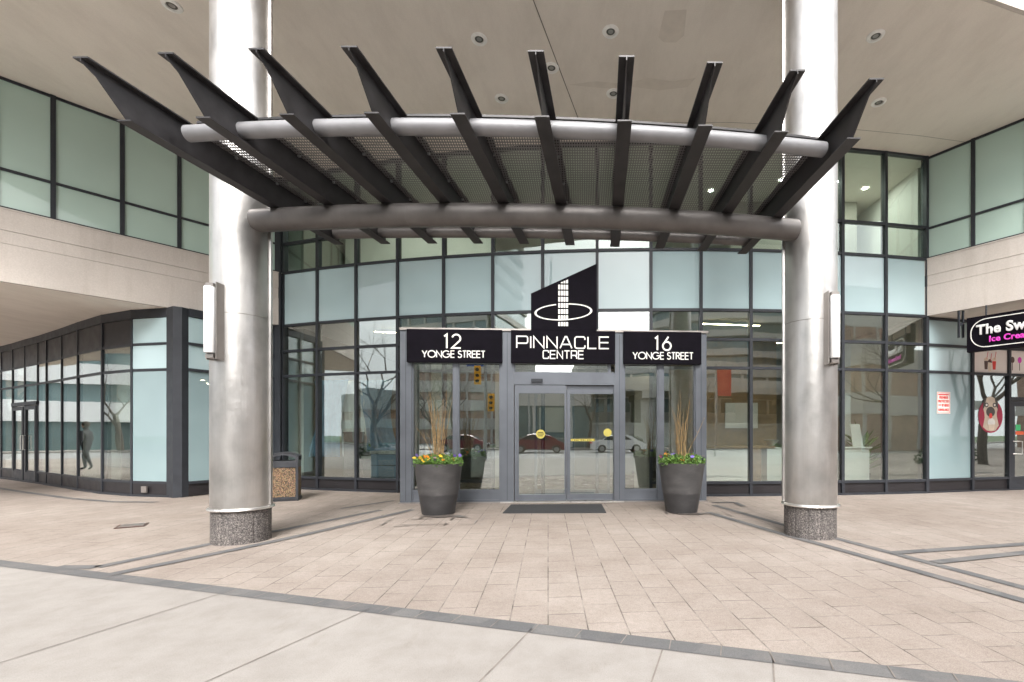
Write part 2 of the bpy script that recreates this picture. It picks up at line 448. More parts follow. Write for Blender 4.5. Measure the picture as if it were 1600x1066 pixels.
# flat lettering: strokes -> ribbons with mitred corners
def arc(cx, cy, rx, ry, a0, a1, n=14): return [(cx+rx*math.cos(R_(a0+(a1-a0)*i/n)), cy+ry*math.sin(R_(a0+(a1-a0)*i/n))) for i in range(n+1)]
GEO = {
 'Y': (.62, [[(0,1),(.31,.47),(.31,0)], [(.62,1),(.31,.47)]]),
 'O': (.98, [arc(.49,.5,.49,.5,0,360,28)]),
 'N': (.66, [[(0,0),(0,1),(.66,0),(.66,1)]]),
 'G': (.95, [arc(.48,.5,.48,.5,42,352,24)+[(.94,.50),(.56,.50)]]),
 'E': (.46, [[(.46,1),(0,1),(0,0),(.46,0)], [(0,.53),(.44,.53)]]),
 'S': (.46, [arc(.24,.76,.19,.24,25,250,12)+arc(.22,.26,.24,.26,75,-155,12)]),
 'T': (.48, [[(0,1),(.48,1)], [(.24,1),(.24,0)]]),
 'R': (.50, [[(0,0),(0,1),(.2,1)]+arc(.22,.76,.24,.24,90,-90,10)+[(0,.52)], [(.2,.52),(.5,0)]]),
 '1': (.20, [[(0,.86),(.17,1),(.17,0)]]),
 '2': (.60, [arc(.29,.71,.27,.29,165,-32,14)+[(0,.02),(.58,.02)]]),
 '6': (.62, [arc(.31,.31,.29,.31,0,360,24), [(.06,.44),(.42,1)]]),
}
def rrect(w, r, a=()): return None
SQ = {
 'P': (.92, [[(0,0),(0,1),(.72,1)]+arc(.76,.84,.16,.16,90,0,5)+arc(.76,.56,.16,.16,0,-90,5)+[(0,.40)]]),
 'I': (.0, [[(0,0),(0,1)]]),
 'N': (.86, [[(0,0),(0,1),(.86,0),(.86,1)]]),
 'A': (1.0, [[(0,0),(.43,1),(.57,1),(1,0)], [(.15,.33),(.85,.33)]]),
 'C': (.86, [[(.86,.74)]+arc(.70,.84,.16,.16,10,90,5)+arc(.2,.80,.2,.2,90,180,5)+arc(.2,.2,.2,.2,180,270,5)+arc(.70,.16,.16,.16,-90,-10,5)+[(.86,.26)]]),
 'L': (.72, [[(0,1),(0,0),(.72,0)]]),
 'E': (.82, [[(.82,1),(0,1),(0,0),(.82,0)], [(0,.52),(.78,.52)]]),
 'T': (.84, [[(0,1),(.84,1)], [(.42,1),(.42,0)]]),
 'R': (.86, [[(0,0),(0,1),(.68,1)]+arc(.70,.84,.16,.16,90,0,5)+arc(.70,.58,.16,.16,0,-90,5)+[(0,.42)], [(.62,.42),(.86,.2),(.86,0)]]),
}
def ribbon(pl, w):
    closed = math.dist(pl[0], pl[-1]) < 1e-6
    if closed: pl = pl[:-1]
    n = len(pl); out = []
    for i in range(n):
        p = Vector(pl[i])
        a = Vector(pl[(i-1) % n]) if (closed or i > 0) else None
        b = Vector(pl[(i+1) % n]) if (closed or i < n-1) else None
        d1 = (p-a).normalized() if a is not None else (b-p).normalized()
        d2 = (b-p).normalized() if b is not None else d1
        t = (d1+d2); t = t.normalized() if t.length > 1e-4 else d1
        nn = Vector((-t.y, t.x)); n1 = Vector((-d1.y, d1.x)); k = min(2.2, 1/max(.3, nn.dot(n1)))
        out.append((p+nn*w/2*k, p-nn*w/2*k))
    return out, closed
def lettering(text, font, height, width, stroke, gap=.16, space=.42):
    """list of closed quads strips in 2-D, centred on x, baseline 0, stretched to `width` (metres)"""
    adv = []; x = 0
    for ch in text:
        if ch == ' ': x += space; continue
        w, st = font[ch]; adv.append((x, st)); x += w+gap
    tot = x-gap; sx = width/tot; res = []
    for x0, st in adv:
        for pl in st: res.append(ribbon([((x0+px-tot/2)*sx, py*height) for px, py in pl], stroke))
    return res
class Plane2:
    """upright plane: origin o, along u (plan direction), facing viewer side; p(x,z,d) gives a point d proud of it"""
    def __init__(s, o, u):
        L = math.hypot(*u); s.o = o; s.u = (u[0]/L, u[1]/L); s.n = (s.u[1], -s.u[0])
    def p(s, x, z, d=0): return (s.o[0]+s.u[0]*x+s.n[0]*d, s.o[1]+s.u[1]*x+s.n[1]*d, z)
    def poly(s, mb, pts, d0, d1): return mb.extr([s.p(x, z, d0) for x, z in pts], [s.n[0]*(d1-d0), s.n[1]*(d1-d0), 0])
    def rect(s, mb, x0, x1, z0, z1, d0, d1): return s.poly(mb, [(x0,z0),(x1,z0),(x1,z1),(x0,z1)], d0, d1)
    def letters(s, mb, rib, cx, z, d0, d1):
        for pairs, closed in rib:
            n = len(pairs)
            for i in range(n if closed else n-1):
                a, b = pairs[i], pairs[(i+1) % n]
                q = [a[0], b[0], b[1], a[1]]
                s.poly(mb, [(cx+v.x, z+v.y) for v in q], d0, d1)
        return mb
def text_mesh(body, size, offset=0, ext=.004, shear=0, space=1, align='CENTER'):
    cu = bpy.data.curves.new('text', 'FONT'); cu.body = body; cu.size = size; cu.extrude = ext; cu.bevel_depth = offset; cu.bevel_resolution = 1
    cu.align_x = align; cu.shear = shear; cu.space_character = space
    ob = bpy.data.objects.new('text', cu); COL.objects.link(ob)
    dg = bpy.context.evaluated_depsgraph_get(); me = bpy.data.meshes.new_from_object(ob.evaluated_get(dg))
    COL.objects.unlink(ob); bpy.data.objects.remove(ob); return me
def put_text(name, body, size, mat, plane, x, z, d, parent, offset=0, ext=.004, sx=1, space=1, shear=0, align='CENTER'):
    me = text_mesh(body, size, offset, ext, shear, space, align); me.materials.clear(); me.materials.append(M[mat])
    o = bpy.data.objects.new(name, me); COL.objects.link(o)
    o.location = plane.p(x, z, d); o.scale = (sx, 1, 1)
    o.rotation_euler = (R_(90), 0, math.atan2(plane.u[1], plane.u[0])); o.parent = parent
    return o

# ------------------------------------------------------------------ ground, paving, street
CURB = ((-1.76, 3.57), (2.01, 2.49))                # front edge of the paver field
cu = Vector((CURB[1][0]-CURB[0][0], CURB[1][1]-CURB[0][1])).normalized(); cn = Vector((cu.y, -cu.x))
def curb(t, off=0): return (CURB[0][0]+cu.x*t+cn.x*off, CURB[0][1]+cu.y*t+cn.y*off)
def sheet(name, poly, z, mat, z0=None):
    return tag(MB().prism(poly, z0 if z0 is not None else z-.003, z).build(name, mat), kind='structure')
tag(MB().prism([(-700,-700),(700,-700),(700,700),(-700,700)], -.5, -.16).build('ground', 'grass'), kind='structure')
sheet('road', [(-260,-27),(260,-27),(260,-8.6),(-260,-8.6)], -.13, 'asphalt', -.15)
sheet('west_road', [(-50,-8.6),(-34,-8.6),(-34,120),(-50,120)], -.13, 'asphalt', -.15)
sheet('west_sidewalk', [(-54,-8.6),(-50,-8.6),(-50,120),(-54,120)], 0, 'walk', -.15)
sheet('cross_road', [(-19,-180),(-7,-180),(-7,-27.0),(-19,-27.0)], -.13, 'asphalt', -.15)
L0, L1 = curb(-90), curb(90)
LX = curb(43.4)
sheet('sidewalk', [curb(-33), LX, (-33.5,-8.4)], 0, 'walk', -.15)
sheet('kerb', [(-33.5,-8.6),(90,-8.6),(90,-8.4),(-33.5,-8.4)], -.003, 'deck', -.15)
sheet('far_sidewalk', [(-240,-31),(240,-31),(240,-27),(-240,-27)], 0, 'walk', -.15)
sheet('plaza', [curb(-33), LX, (90,-8.4), (90, 40), (-33.5, 40)], 0.0, 'paver', -.15)
def strip(mb, pts, w, z=.004):
    for a, b in zip(pts, pts[1:]):
        d = Vector((b[0]-a[0], b[1]-a[1])).normalized(); n = Vector((-d.y, d.x))*w/2
        mb.add([(a[0]-n.x, a[1]-n.y, z), (b[0]-n.x, b[1]-n.y, z), (b[0]+n.x, b[1]+n.y, z), (a[0]+n.x, a[1]+n.y, z)], [(0, 1, 2, 3)])
    return mb
bands = MB()
strip(bands, [curb(-32, .0), curb(43, .0)], .15, .004)
for pts, w, z in (
    ([(-5.2,4.62),(-4.80,4.62),(-4.47,5.60),(-4.16,6.38),(-3.51,8.14)], .13, .006),
    ([(-4.42,4.36),(-3.93,5.39),(-3.62,6.18),(-2.97,8.17)], .13, .008),
    ([(2.45,8.7),(2.92,6.83),(3.22,5.88),(3.78,4.0),(4.3,2.0)], .12, .006),
    ([(2.12,7.9),(2.60,6.27),(2.82,5.65),(3.48,3.68),(3.75,2.9)], .12, .008),
    ([(3.40,5.16),(5.29,5.59),(16,8.1)], .12, .010), ([(3.60,4.78),(4.89,5.17),(16,8.2)], .12, .012),
    ([(-22,15.0),(-16.8,12.75),(-12.9,10.75),(-10.6,9.65),(-9.2,9.15),(-8.3,9.1)], .12, .006),
    ([(-4.3,8.3),(-3.75,9.3)], .10, .006), ([(2.5,9.02),(2.95,9.05),(2.95,8.55)], .10, .010)):
    strip(bands, pts, w, z)
# joints between the small dark blocks of the kerb band
tag(bands.build('paving_bands', 'band'), kind='structure')
jn = MB()
for i in range(-60, 100): 
    a, b = curb(i*.3+random.uniform(-.02, .02), -.072), curb(i*.3, .072)
    strip(jn, [a, b], .006, .0085)
for a, b in (((-3.46,2.3),(-2.96,3.95)), ((-2.1,2.2),(-1.60,3.52)), ((-.66,2.1),(-.34,3.16)), ((.84,2.0),(1.12,2.75))):
    d = Vector((b[0]-a[0], b[1]-a[1])).normalized()
    strip(jn, [(b[0]-d.x*9, b[1]-d.y*9), b], .008, .004)
for k in range(-20, 30):
    if -4 <= k <= 0: continue
    b = curb(-1.9+k*1.42+1.42*2, .08); strip(jn, [(b[0]-.31*9, b[1]-.95*9), b], .009, .004)
for off in (2.9, 5.8): strip(jn, [curb(-32, off), curb(36, off)], .009, .006)
tag(jn.build('sidewalk_joints', 'joint'), kind='structure')
# damp stains round the planters and at the column foot
def blob(cx, cy, rx, ry, z, seed, n=40, amp=.35):
    pts = []
    for i in range(n):
        w = 2*math.pi*i/n; r = 1+amp*noise.noise(Vector((math.cos(w)*1.7+seed, math.sin(w)*1.7, seed*3.1)))*1.6
        pts.append((cx+rx*r*math.cos(w), cy+ry*r*math.sin(w), z))
    return pts
st = MB()
for k, (cx, cy, rx, ry) in enumerate(((-2.15,7.50,.40,.10), (1.85,7.72,.33,.09))):
    p = blob(cx, cy, rx, ry, .014+.0005*k, k*2.3, 60, .5); st.add(p, [tuple(range(len(p)))])
gx_, gy_ = (.9973, .0732), (-.0732, .9973)          # paving grid directions
rs = random.Random(5)
for ox, oy, n in ((-2.2, 7.1, 13), (1.9, 7.55, 6)):
    for k in range(n):
        a = rs.uniform(-.75, .75); b = rs.uniform(-.45, .2); L = rs.uniform(.15, .40); g = gx_ if k % 2 else gy_
        x, y = ox+a*gx_[0]+b*gy_[0], oy+a*gx_[1]+b*gy_[1]
        strip(st, [(x, y), (x+g[0]*L, y+g[1]*L)], rs.uniform(.012, .030), .0125+.0002*k)
tag(st.build('damp_stains', 'stain'), kind='structure')
lane = MB()
for k in range(-30, 31): lane.box(k*6-1.5, -17.9, -.13, k*6+1.5, -17.78, -.122)
lane.box(-200, -22.6, -.13, 200, -22.48, -.122); lane.box(-200, -13.1, -.13, 200, -12.98, -.122)
tag(lane.build('lane_markings', 'paint'), kind='structure')

# ------------------------------------------------------------------ the building
AC, AR = (1.976, 39.92), 29.92
def ap(s, off=0):      # point on the bowed glass front, arc length s, offset towards the viewer
    a = s/AR; r = AR+off; return (AC[0]+r*math.sin(a), AC[1]-r*math.cos(a))
AS = [-9.48, -8.41, -7.31, -6.22, -5.09, -3.95, -2.84, -1.66, -.51, .56, 1.64, 2.68, 3.72, 4.77, 5.83]
LV = [0, .29, 2.75, 3.36, 3.99, 5.28, 5.99, 7.58]
bld = thing('office_building', 'concrete and aqua glass building with bowed glass front under a high tan overhang', 'building', (0, 11, 0))
PB = Vector((0, 11, 0))
def bp(mb, name, mat, parent=None, **k):            # part of the building, built in world coordinates
    o = mb.build(name, mat, **k); o.parent = parent or bld
    o.matrix_parent_inverse = Matrix.Translation(-PB)
    return o
def wp(mb, name, mat, parent, **k):                 # same for any un-rotated thing
    o = mb.build(name, mat, **k); o.parent = parent
    o.matrix_parent_inverse = Matrix.Translation(-Vector(parent.location)); return o
def sub(mb, name, mat, parent, **k):                # sub-part of a part that keeps world coordinates
    o = mb.build(name, mat, **k); o.parent = parent; return o

LW0, LW1 = (-12.85, 5.04), (-7.43, 11.50)            # upper window wall, left wing
RW0, RW1 = (7.80, 10.62), (9.83, 7.80)               # right wing
EDGE = [(-13.6,4.6),(-6,4.75),(0,5.25),(3,5.95),(5.73,6.75),(6.63,7.01),(9.9,7.85),(13,8.7)]
WBL = [(-21.2,13.5),(-27,17.2),(-27,22)]
WBR = [(17,12.4),(17,22)]
bp(MB().prism(EDGE+WBR+WBL[::-1], 7.6, 8.4), 'soffit', 'soffit')
bp(MB().prism([(x, y+.02) for x, y in EDGE]+WBR+WBL[::-1], 8.4, 13), 'upper_wall', 'conc')
e2 = MB()
for a, b in zip(EDGE, EDGE[1:]): e2.seg(a, b, 7.6, 9.1, .06, -.003)
bp(e2, 'fascia', 'conc')
e3 = MB().seg((-20.6,13.5), (-12.9,5.06), 5.29, 7.6, .05, .15); bp(e3, 'wing_wall', 'frostup')
e3 = MB().seg((9.9,7.82), (13.2,8.72), 5.29, 7.6, .05, .15).seg((13.2,8.72), (16.9,12.5), 5.29, 7.6, .05, .15); bp(e3, 'wing_wall', 'frostup')
# soffit joints and old patches
sj = MB()
def down(pts, w, z=7.597):
    for a, b in zip(pts, pts[1:]):
        d = Vector((b[0]-a[0], b[1]-a[1])).normalized(); n = Vector((-d.y, d.x))*w/2
        sj.add([(a[0]-n.x, a[1]-n.y, z), (a[0]+n.x, a[1]+n.y, z), (b[0]+n.x, b[1]+n.y, z), (b[0]-n.x, b[1]-n.y, z)], [(0, 1, 2, 3)])
down([(-1.35,5.1),(-.71,6.75),(-.06,9.37)], .016)
down([ap(s, .62) for s in (-9, -7, -5, -3, -1, 1, 3, 5, 6.2)], .010)
bp(sj, 'soffit_joint', 'joint')
sp = MB()
p = [(1.22,6.92),(1.54,6.90),(1.60,7.35),(1.50,7.48),(1.30,7.48),(1.20,7.38)]; sp.add([(x, y, 7.596) for x, y in p], [tuple(range(6))[::-1]])
q = [(-.25,8.38),(.25,8.30),(.75,8.36),(1.15,8.22),(1.6,8.30),(2.0,8.22),(1.9,8.44),(1.4,8.52),(.95,8.44),(.4,8.47)]
sp.add([(x, y, 7.596) for x, y in q], [tuple(range(10))[::-1]])
bp(sp, 'plaster_patch', 'cstain')

# wings: fascia slab at first-floor level with window ribbons above
bp(MB().prism([LW0, LW1, (-7.43,17.2), (-26,17.2), (-20.6,13.5)], 4.0, 5.26), 'wing_slab', 'soffit')
bp(MB().prism([RW0, (RW1[0], RW1[1]), (13.2,8.72), (16.9,12.5), (16.9,17.2), (7.80,17.2)], 4.0, 5.26), 'wing_slab', 'soffit')
def wing(a, b, ext):
    m = MB(); m.seg(a, b, 3.995, 4.66, .09, -.003); m.seg(a, b, 4.667, 4.890, .086, -.003); m.seg(a, b, 4.898, 5.26, .09, -.003); m.seg(a, b, 4.0, 5.25, .06, -.006)
    m.seg(a, b, 5.26, 5.285, .10, .15)
    if ext: m.seg(*ext, 3.995, 5.285, .09, -.003)
    bp(m, 'fascia', 'conc')
wing(LW0, LW1, ((-20.6,13.5), (-12.9,5.06)))
wing(RW0, RW1, ((9.9,7.82), (13.2,8.72)))
def ribbon_windows(a, b, ts, clearlast=False):
    L = math.dist(a, b)
    for i in range(len(ts)-1):
        p0, p1 = lerp(a, b, ts[i]/L), lerp(a, b, ts[i+1]/L)
        for z0, z1 in ((5.285, 5.96), (6.0, 7.56)):
            bp(MB().seg(p0, p1, z0, z1, .0, .012), 'frosted_pane', 'frostup')
    for t in ts:
        p0, p1 = lerp(a, b, (t-.035)/L), lerp(a, b, (t+.035)/L)
        bp(MB().seg(p0, p1, 5.285, 7.6, .035, .06), 'mullion', 'frame')
    for z in (5.285, 5.96, 7.55): bp(MB().seg(a, b, z, z+.045, .028, .05), 'transom', 'frame')
    bp(MB().seg(a, b, 5.285, 7.6, -.08, .12), 'wing_wall', 'idark')
Lw = math.dist(LW0, LW1)
tl = []
for px in (-170, -90, 0 - 8, 83, 191, 280, 360, 425):
    k = (px-910)/730; dx, dy = (LW1[0]-LW0[0])/Lw, (LW1[1]-LW0[1])/Lw
    t = (k*LW0[1]-LW0[0])/(dx-k*dy); tl.append(t)
tl = [0] + [t for t in tl if .3 < t < Lw-.2] + [Lw]
ribbon_windows(LW0, LW1, tl)
Lr = math.dist(RW0, RW1)
ribbon_windows(RW0, RW1, [0, .86, 1.72, 2.58, Lr])

# the bowed curtain wall
box0, box1 = -6.22, .56          # bays behind the entrance box
for i in range(len(AS)-1):
    s0, s1 = AS[i], AS[i+1]
    inbox = s0 >= box0-.01 and s1 <= box1+.01
    door = s0 >= -3.96 and s1 <= -.50
    for k in range(len(LV)-1):
        if inbox and k < 1: continue
        if inbox and door and k < 2: continue
        mat, nm = ('spandrel', 'base_panel') if k == 0 else ('frost', 'frosted_pane') if k == 4 else ('gglass', 'window_pane') if k > 4 else ('glass', 'window_pane')
        j = random.uniform(-.004, .004)
        a, b = ap(s0+.02, j), ap(s1-.02, -j)
        bp(MB().seg(a, b, LV[k]+.02, LV[k+1]-.02, 0, .01), nm, mat)
for s in AS:
    z0 = 0
    bp(MB().seg(ap(s-.032), ap(s+.032), z0, 7.6, .045, .09), 'mullion', 'frame')
for k, z in enumerate(LV[1:], 1):
    for rng_ in ((range(0, 5), range(8, 14)) if k < 2 else (range(0, 14),)):
        m = MB()
        for i in rng_: m.seg(ap(AS[i]), ap(AS[i+1]), z-.028, z+.028, .038, .07)
        bp(m, 'transom', 'frame')
for rng_ in (range(0, 3), range(9, 14)):
    m = MB()
    for i in rng_: m.seg(ap(AS[i]), ap(AS[i+1]), 0, .045, .05, .05)
    bp(m, 'sill', 'frame')
# corner posts at the wings
bp(MB().prism([(-7.62,11.42),(-7.36,11.38),(-7.36,11.7),(-7.62,11.7)], 0, 7.6), 'corner_post', 'frame')
bp(MB().prism([(7.80,10.62),(7.90,10.50),(8.0,10.72),(7.85,10.8)], 5.2, 7.6), 'corner_post', 'frame')
bp(MB().prism([(-7.86,11.06),(-7.56,11.42),(-7.62,11.7),(-8.3,11.7)], 3.97, 5.0), 'pier', 'conc')
# interior of the lobby
back = [(7.4,17),(-6.9,17)]
fl = [ap(s, -.16) for s in AS]
bp(MB().prism(fl+back, 4.03, 5.24), 'floor_slab', 'iwhite')
bp(MB().prism(fl+back, .0, .012), 'floor', 'ptile')
bp(MB().box(-7.1, 17, 0, 8.2, 17.15, 7.6), 'back_wall', 'iwall')
bp(MB().box(-7.5, 11.9, 0, -7.1, 17, 7.6), 'side_wall', 'iwall')
bp(MB().box(7.9, 11.0, 0, 8.05, 17, 7.6), 'side_wall', 'iwhite')
bp(MB().box(-4.6, 14.2, .012, -4.0, 14.8, 4.03), 'inner_column', 'iwhite')
bp(MB().box(6.55, 12.1, .012, 6.95, 12.5, 4.03), 'inner_column', 'iwhite')
bp(MB().box(2.4, 13.0, .012, 5.4, 13.1, 4.03), 'partition', 'wood')
bp(MB().box(-6.9, 13.6, 5.24, -2.6, 13.7, 7.6), 'partition', 'iwhite')
bp(MB().box(4.0, 12.6, 5.24, 7.4, 12.7, 7.6), 'partition', 'iwall')
bp(MB().box(-2.3, 15.2, .012, 1.6, 15.35, 4.03), 'partition', 'iwall')
bp(MB().box(-3.9, 14.3, .012, -2.35, 14.5, 4.03), 'partition', 'idark')

bp(MB().box(-6.6, 15.8, .012, -5.0, 16.2, 2.2), 'bookcase', 'wood')
for k, (x, y, z, w, h, mt) in enumerate(((-3.2,16.9,1.2,1.6,1.1,'poster'), (4.4,12.95,1.5,.9,.7,'labelw'), (6.0,16.9,1.3,1.4,1.0,'bluegrey'), (-1.0,15.12,1.4,.8,.8,'poster'))):
    bp(MB().box(x-w/2, y-.03, z, x+w/2, y, z+h), 'framed_picture', 'poster' if mt == 'labelw' else mt)

# left shop front: convex sweep away from the corner post, set back under the wing
SL = [(-8.66,9.86),(-9.69,10.05),(-10.75,10.46),(-12.04,11.15),(-13.1,11.76),(-14.15,12.34),(-14.8,12.70),(-15.7,13.16),(-16.7,13.7),(-17.6,14.15),(-18.8,14.75),(-20,15.35)]
sf = thing('shop', 'long curved shop front with dark frames, left of the steel column', 'shop', (-12, 11, 0))
zl = [0, .30, 2.70, 3.25, 3.82]
for i in range(len(SL)-1):
    b, a = SL[i], SL[i+1]
    isdoor = i in (6, 7)
    for k in range(4):
        if k == 0: mat, nm = 'spandrel', 'base_panel'
        elif i == 0: mat, nm = ('frostlo' if k == 1 else 'frost'), 'frosted_pane'
        elif k == 3 and i < 9: mat, nm = 'spandrel', 'top_panel'
        else: mat, nm = 'glass', 'window_pane'
        if isdoor and k < 2: continue
        j = random.uniform(-.008, .008)
        wp(MB().seg(a, b, zl[k]+.02, zl[k+1]-.02, j, .01-j), nm, mat, sf)
    if isdoor:
        d = wp(MB().seg(lerp(a,b,.06), lerp(a,b,.16), .02, 2.12, .03, .03).seg(lerp(a,b,.84), lerp(a,b,.94), .02, 2.12, .03, .03)
               .seg(lerp(a,b,.16), lerp(a,b,.84), .02, .28, .03, .03).seg(lerp(a,b,.16), lerp(a,b,.84), 2.02, 2.12, .03, .03), 'door', 'frame', sf)
        sub(MB().seg(lerp(a,b,.16), lerp(a,b,.84), .28, 2.02, .004, .004), 'pane', 'glass', d)
        hx = lerp(a, b, .9 if i == 7 else .1)
        sub(MB().tube([(hx[0]+.03,hx[1]-.04,.9),(hx[0]+.03,hx[1]-.10,.9),(hx[0]+.03,hx[1]-.10,1.3),(hx[0]+.03,hx[1]-.04,1.3)], .013, 8), 'handle', 'collar', d)
        wp(MB().seg(a, b, 2.14, 2.24, .035, .05), 'door_header', 'frame', sf)
        wp(MB().seg(a, b, 2.24, 2.68, 0, .01), 'window_pane', 'glass', sf)
for i, p in enumerate(SL):
    a, b = (SL[min(i+1, len(SL)-1)], SL[max(i-1, 0)]); d = Vector((b[0]-a[0], b[1]-a[1])).normalized()*.026
    if i > 0: wp(MB().seg((p[0]-d.x,p[1]-d.y), (p[0]+d.x,p[1]+d.y), 0, 4.0, .018, .08), 'mullion', 'frame', sf)
for k, z in enumerate([.30, 2.70, 3.25, 3.84]):
    m = MB()
    for i in range(len(SL)-1): m.seg(SL[i+1], SL[i], z-.028, (z+.028) if k < 3 else 3.996, .012 if k < 3 else .02, .07)
    wp(m, 'transom', 'frame', sf)
m = MB()
for i in range(len(SL)-1): m.seg(SL[i+1], SL[i], 0, .04, .055, .07)
wp(m, 'sill', 'frame', sf)
wp(MB().prism([(-8.78,9.86),(-8.52,9.72),(-8.40,9.80),(-8.34,10.0),(-8.62,10.1)], 0, 3.996), 'corner_post', 'frame', sf)
# return bays between the corner post and the bowed front
a, b = (-8.36,9.92), (-7.56,11.42)
for t0, t1 in ((0, .30), (.30, .65), (.65, 1)):
    p0, p1 = lerp(a, b, t0), lerp(a, b, t1)
    wp(MB().seg(p0, p1, .02, .28, 0, .01), 'base_panel', 'spandrel', sf)
    for z0, z1 in ((.32,2.68),(2.72,3.23),(3.27,3.82)): wp(MB().seg(p0, p1, z0, z1, 0, .01), 'frosted_pane', 'frostlo' if z0 < 1 else 'frost', sf)
    wp(MB().seg(p1, lerp(a, b, t1+.03), 0, 3.996, .05, .05), 'mullion', 'frame', sf)
for z in (.30, 2.70, 3.25, 3.86): wp(MB().seg(a, b, z-.028, z+.028 if z < 3.8 else 3.996, .04, .05), 'transom', 'frame', sf)
wp(MB().seg((-9.37,9.93),(-9.23,9.90), .09, .22, .012, .02), 'outlet_cover', 'satin', sf)
wp(MB().prism([(-8.7,10.1),(-9.7,10.3),(-12,11.4),(-14.8,12.9),(-20,15.6),(-20,17),(-8,17)], 0, .01), 'floor', 'ptile', sf)
wp(MB().box(-20, 16.9, 0, -7.6, 17.05, 4), 'back_wall', 'iwall', sf)
# blinds and cabinets standing just inside
wp(MB().seg((-10.6,10.62),(-9.95,10.42), 1.62, 2.68, 0, .02), 'blind', 'iwhite', sf)
wp(MB().seg((-10.6,10.62),(-9.95,10.42), 2.72, 3.22, 0, .02), 'blind', 'iwhite', sf)
wp(MB().seg((-10.62,10.75),(-9.95,10.55), .02, 1.60, 0, .4), 'cabinet', 'idark', sf)
wp(MB().box(-13.9, 12.9, .01, -13.3, 13.5, 4), 'inner_column', 'iwhite', sf)
wp(MB().box(-12.4, 12.3, .01, -11.6, 12.6, 4), 'inner_column', 'iwhite', sf)

# right shop front
SRp = [(7.80,10.60),(9.10,10.93),(10.17,11.16),(11.25,11.40),(12.4,11.65),(13.6,11.9),(15,12.2)]
sr = thing('corner_shop', 'shop front with poster strip and window decal, under the ice cream sign', 'shop', (10, 11, 0))
for i in range(len(SRp)-1):
    a, b = SRp[i], SRp[i+1]; dr = i == 2
    for k in range(4):
        if k == 0: mat, nm = 'spandrel', 'base_panel'
        elif i == 0: mat, nm = ('frostlo' if k == 1 else 'frost'), 'frosted_pane'
        elif k == 3: mat, nm = 'spandrel', 'top_panel'
        elif k == 2: mat, nm = 'poster', 'poster'
        else: mat, nm = 'glass', 'window_pane'
        if dr and k < 2: continue
        z0, z1 = LV[k]+.02, min(LV[k+1], 3.97)-.02
        wp(MB().seg(a, b, z0, z1, 0, .01), nm, mat, sr)
    if dr:
        d = wp(MB().seg(lerp(a,b,.05), lerp(a,b,.15), .02, 2.12, .03, .03).seg(lerp(a,b,.85), lerp(a,b,.95), .02, 2.12, .03, .03)
               .seg(lerp(a,b,.15), lerp(a,b,.85), .02, .26, .03, .03).seg(lerp(a,b,.15), lerp(a,b,.85), 2.0, 2.12, .03, .03), 'door', 'frame', sr)
        sub(MB().seg(lerp(a,b,.15), lerp(a,b,.85), .26, 2.0, .004, .004), 'pane', 'glass', d)
        h = lerp(a, b, .22)
        sub(MB().tube([(h[0]-.12,h[1]-.05,.86),(h[0]+.06,h[1]-.10,.86),(h[0]+.06,h[1]-.10,1.16),(h[0]-.12,h[1]-.05,1.16)], .012, 8), 'handle', 'collar', d)
        sub(MB().seg(lerp(a,b,.20), lerp(a,b,.33), 1.42, 1.56, .012, -.006), 'sticker', 'green', d)
        sub(MB().seg(lerp(a,b,.20), lerp(a,b,.42), 1.32, 1.40, .012, -.006), 'sticker', 'orange', d)
        wp(MB().seg(a, b, 2.14, 2.22, .035, .05), 'door_header', 'frame', sr)
        wp(MB().seg(a, b, 2.22, 2.72, 0, .01), 'window_pane', 'glass', sr)
for i, p in enumerate(SRp):
    d = Vector((1.1, .24)).normalized()*.032
    wp(MB().seg((p[0]-d.x,p[1]-d.y), (p[0]+d.x,p[1]+d.y), 0, 4.0, .05, .08), 'mullion', 'frame', sr)
for z in (.0, .29, 2.75, 3.36, 3.955):
    m = MB()
    for i in range(len(SRp)-1): m.seg(SRp[i], SRp[i+1], max(0, z-.028), z+.028, .04 if z else .055, .07)
    wp(m, 'transom' if z else 'sill', 'frame', sr)
wp(MB().prism([(8.1,10.9),(15,12.4),(15,17),(8.1,17)], 0, .01), 'floor', 'ptile', sr)
wp(MB().box(8.05, 15.5, 0, 16, 15.6, 4), 'back_wall', 'idark', sr)
wp(MB().box(9.5, 12.2, .01, 10.2, 12.6, .42), 'counter', 'yel', sr)
# security notice on the frosted pane
pl = Plane2(SRp[0], (SRp[1][0]-SRp[0][0], SRp[1][1]-SRp[0][1]))
nt = thing('security_notice', 'red and white security camera notice on the frosted pane beside the ice cream shop', 'notice', pl.p(.45, 1.6, .01))
nb = pl.rect(MB(), .30, .69, 1.80, 2.30, .004, .010); wp(nb, 'board', 'labelw', nt)
nf = MB()
for r in ((.315,.675,1.815,1.823), (.315,.675,2.277,2.285), (.315,.323,1.823,2.277), (.667,.675,1.823,2.277)): pl.rect(nf, *r, .010, .013)
wp(nf, 'border', 'signr', nt)
for txt, z, s, w in (('PRIVATE PROPERTY', 2.225, .042, .82), ('PREMISES', 2.145, .078, .82), ('PROTECTED', 2.06, .078, .72), ('BY VIDEO', 1.965, .078, .62), ('SURVEILLANCE', 1.865, .075, .60)):
    o = put_text('lettering', txt, s, 'signr', pl, .495 + (.05 if txt == 'BY VIDEO' else 0), z, .011, nt, .0028, .002, w)
    o.matrix_parent_inverse = Matrix.Translation(-Vector(nt.location))
cm = MB(); pl.rect(cm, .345, .39, 1.985, 2.01, .010, .013); pl.poly(cm, [(.39,1.99),(.415,1.98),(.415,2.015),(.39,2.005)], .010, .013)
wp(cm, 'camera_symbol', 'signr', nt)
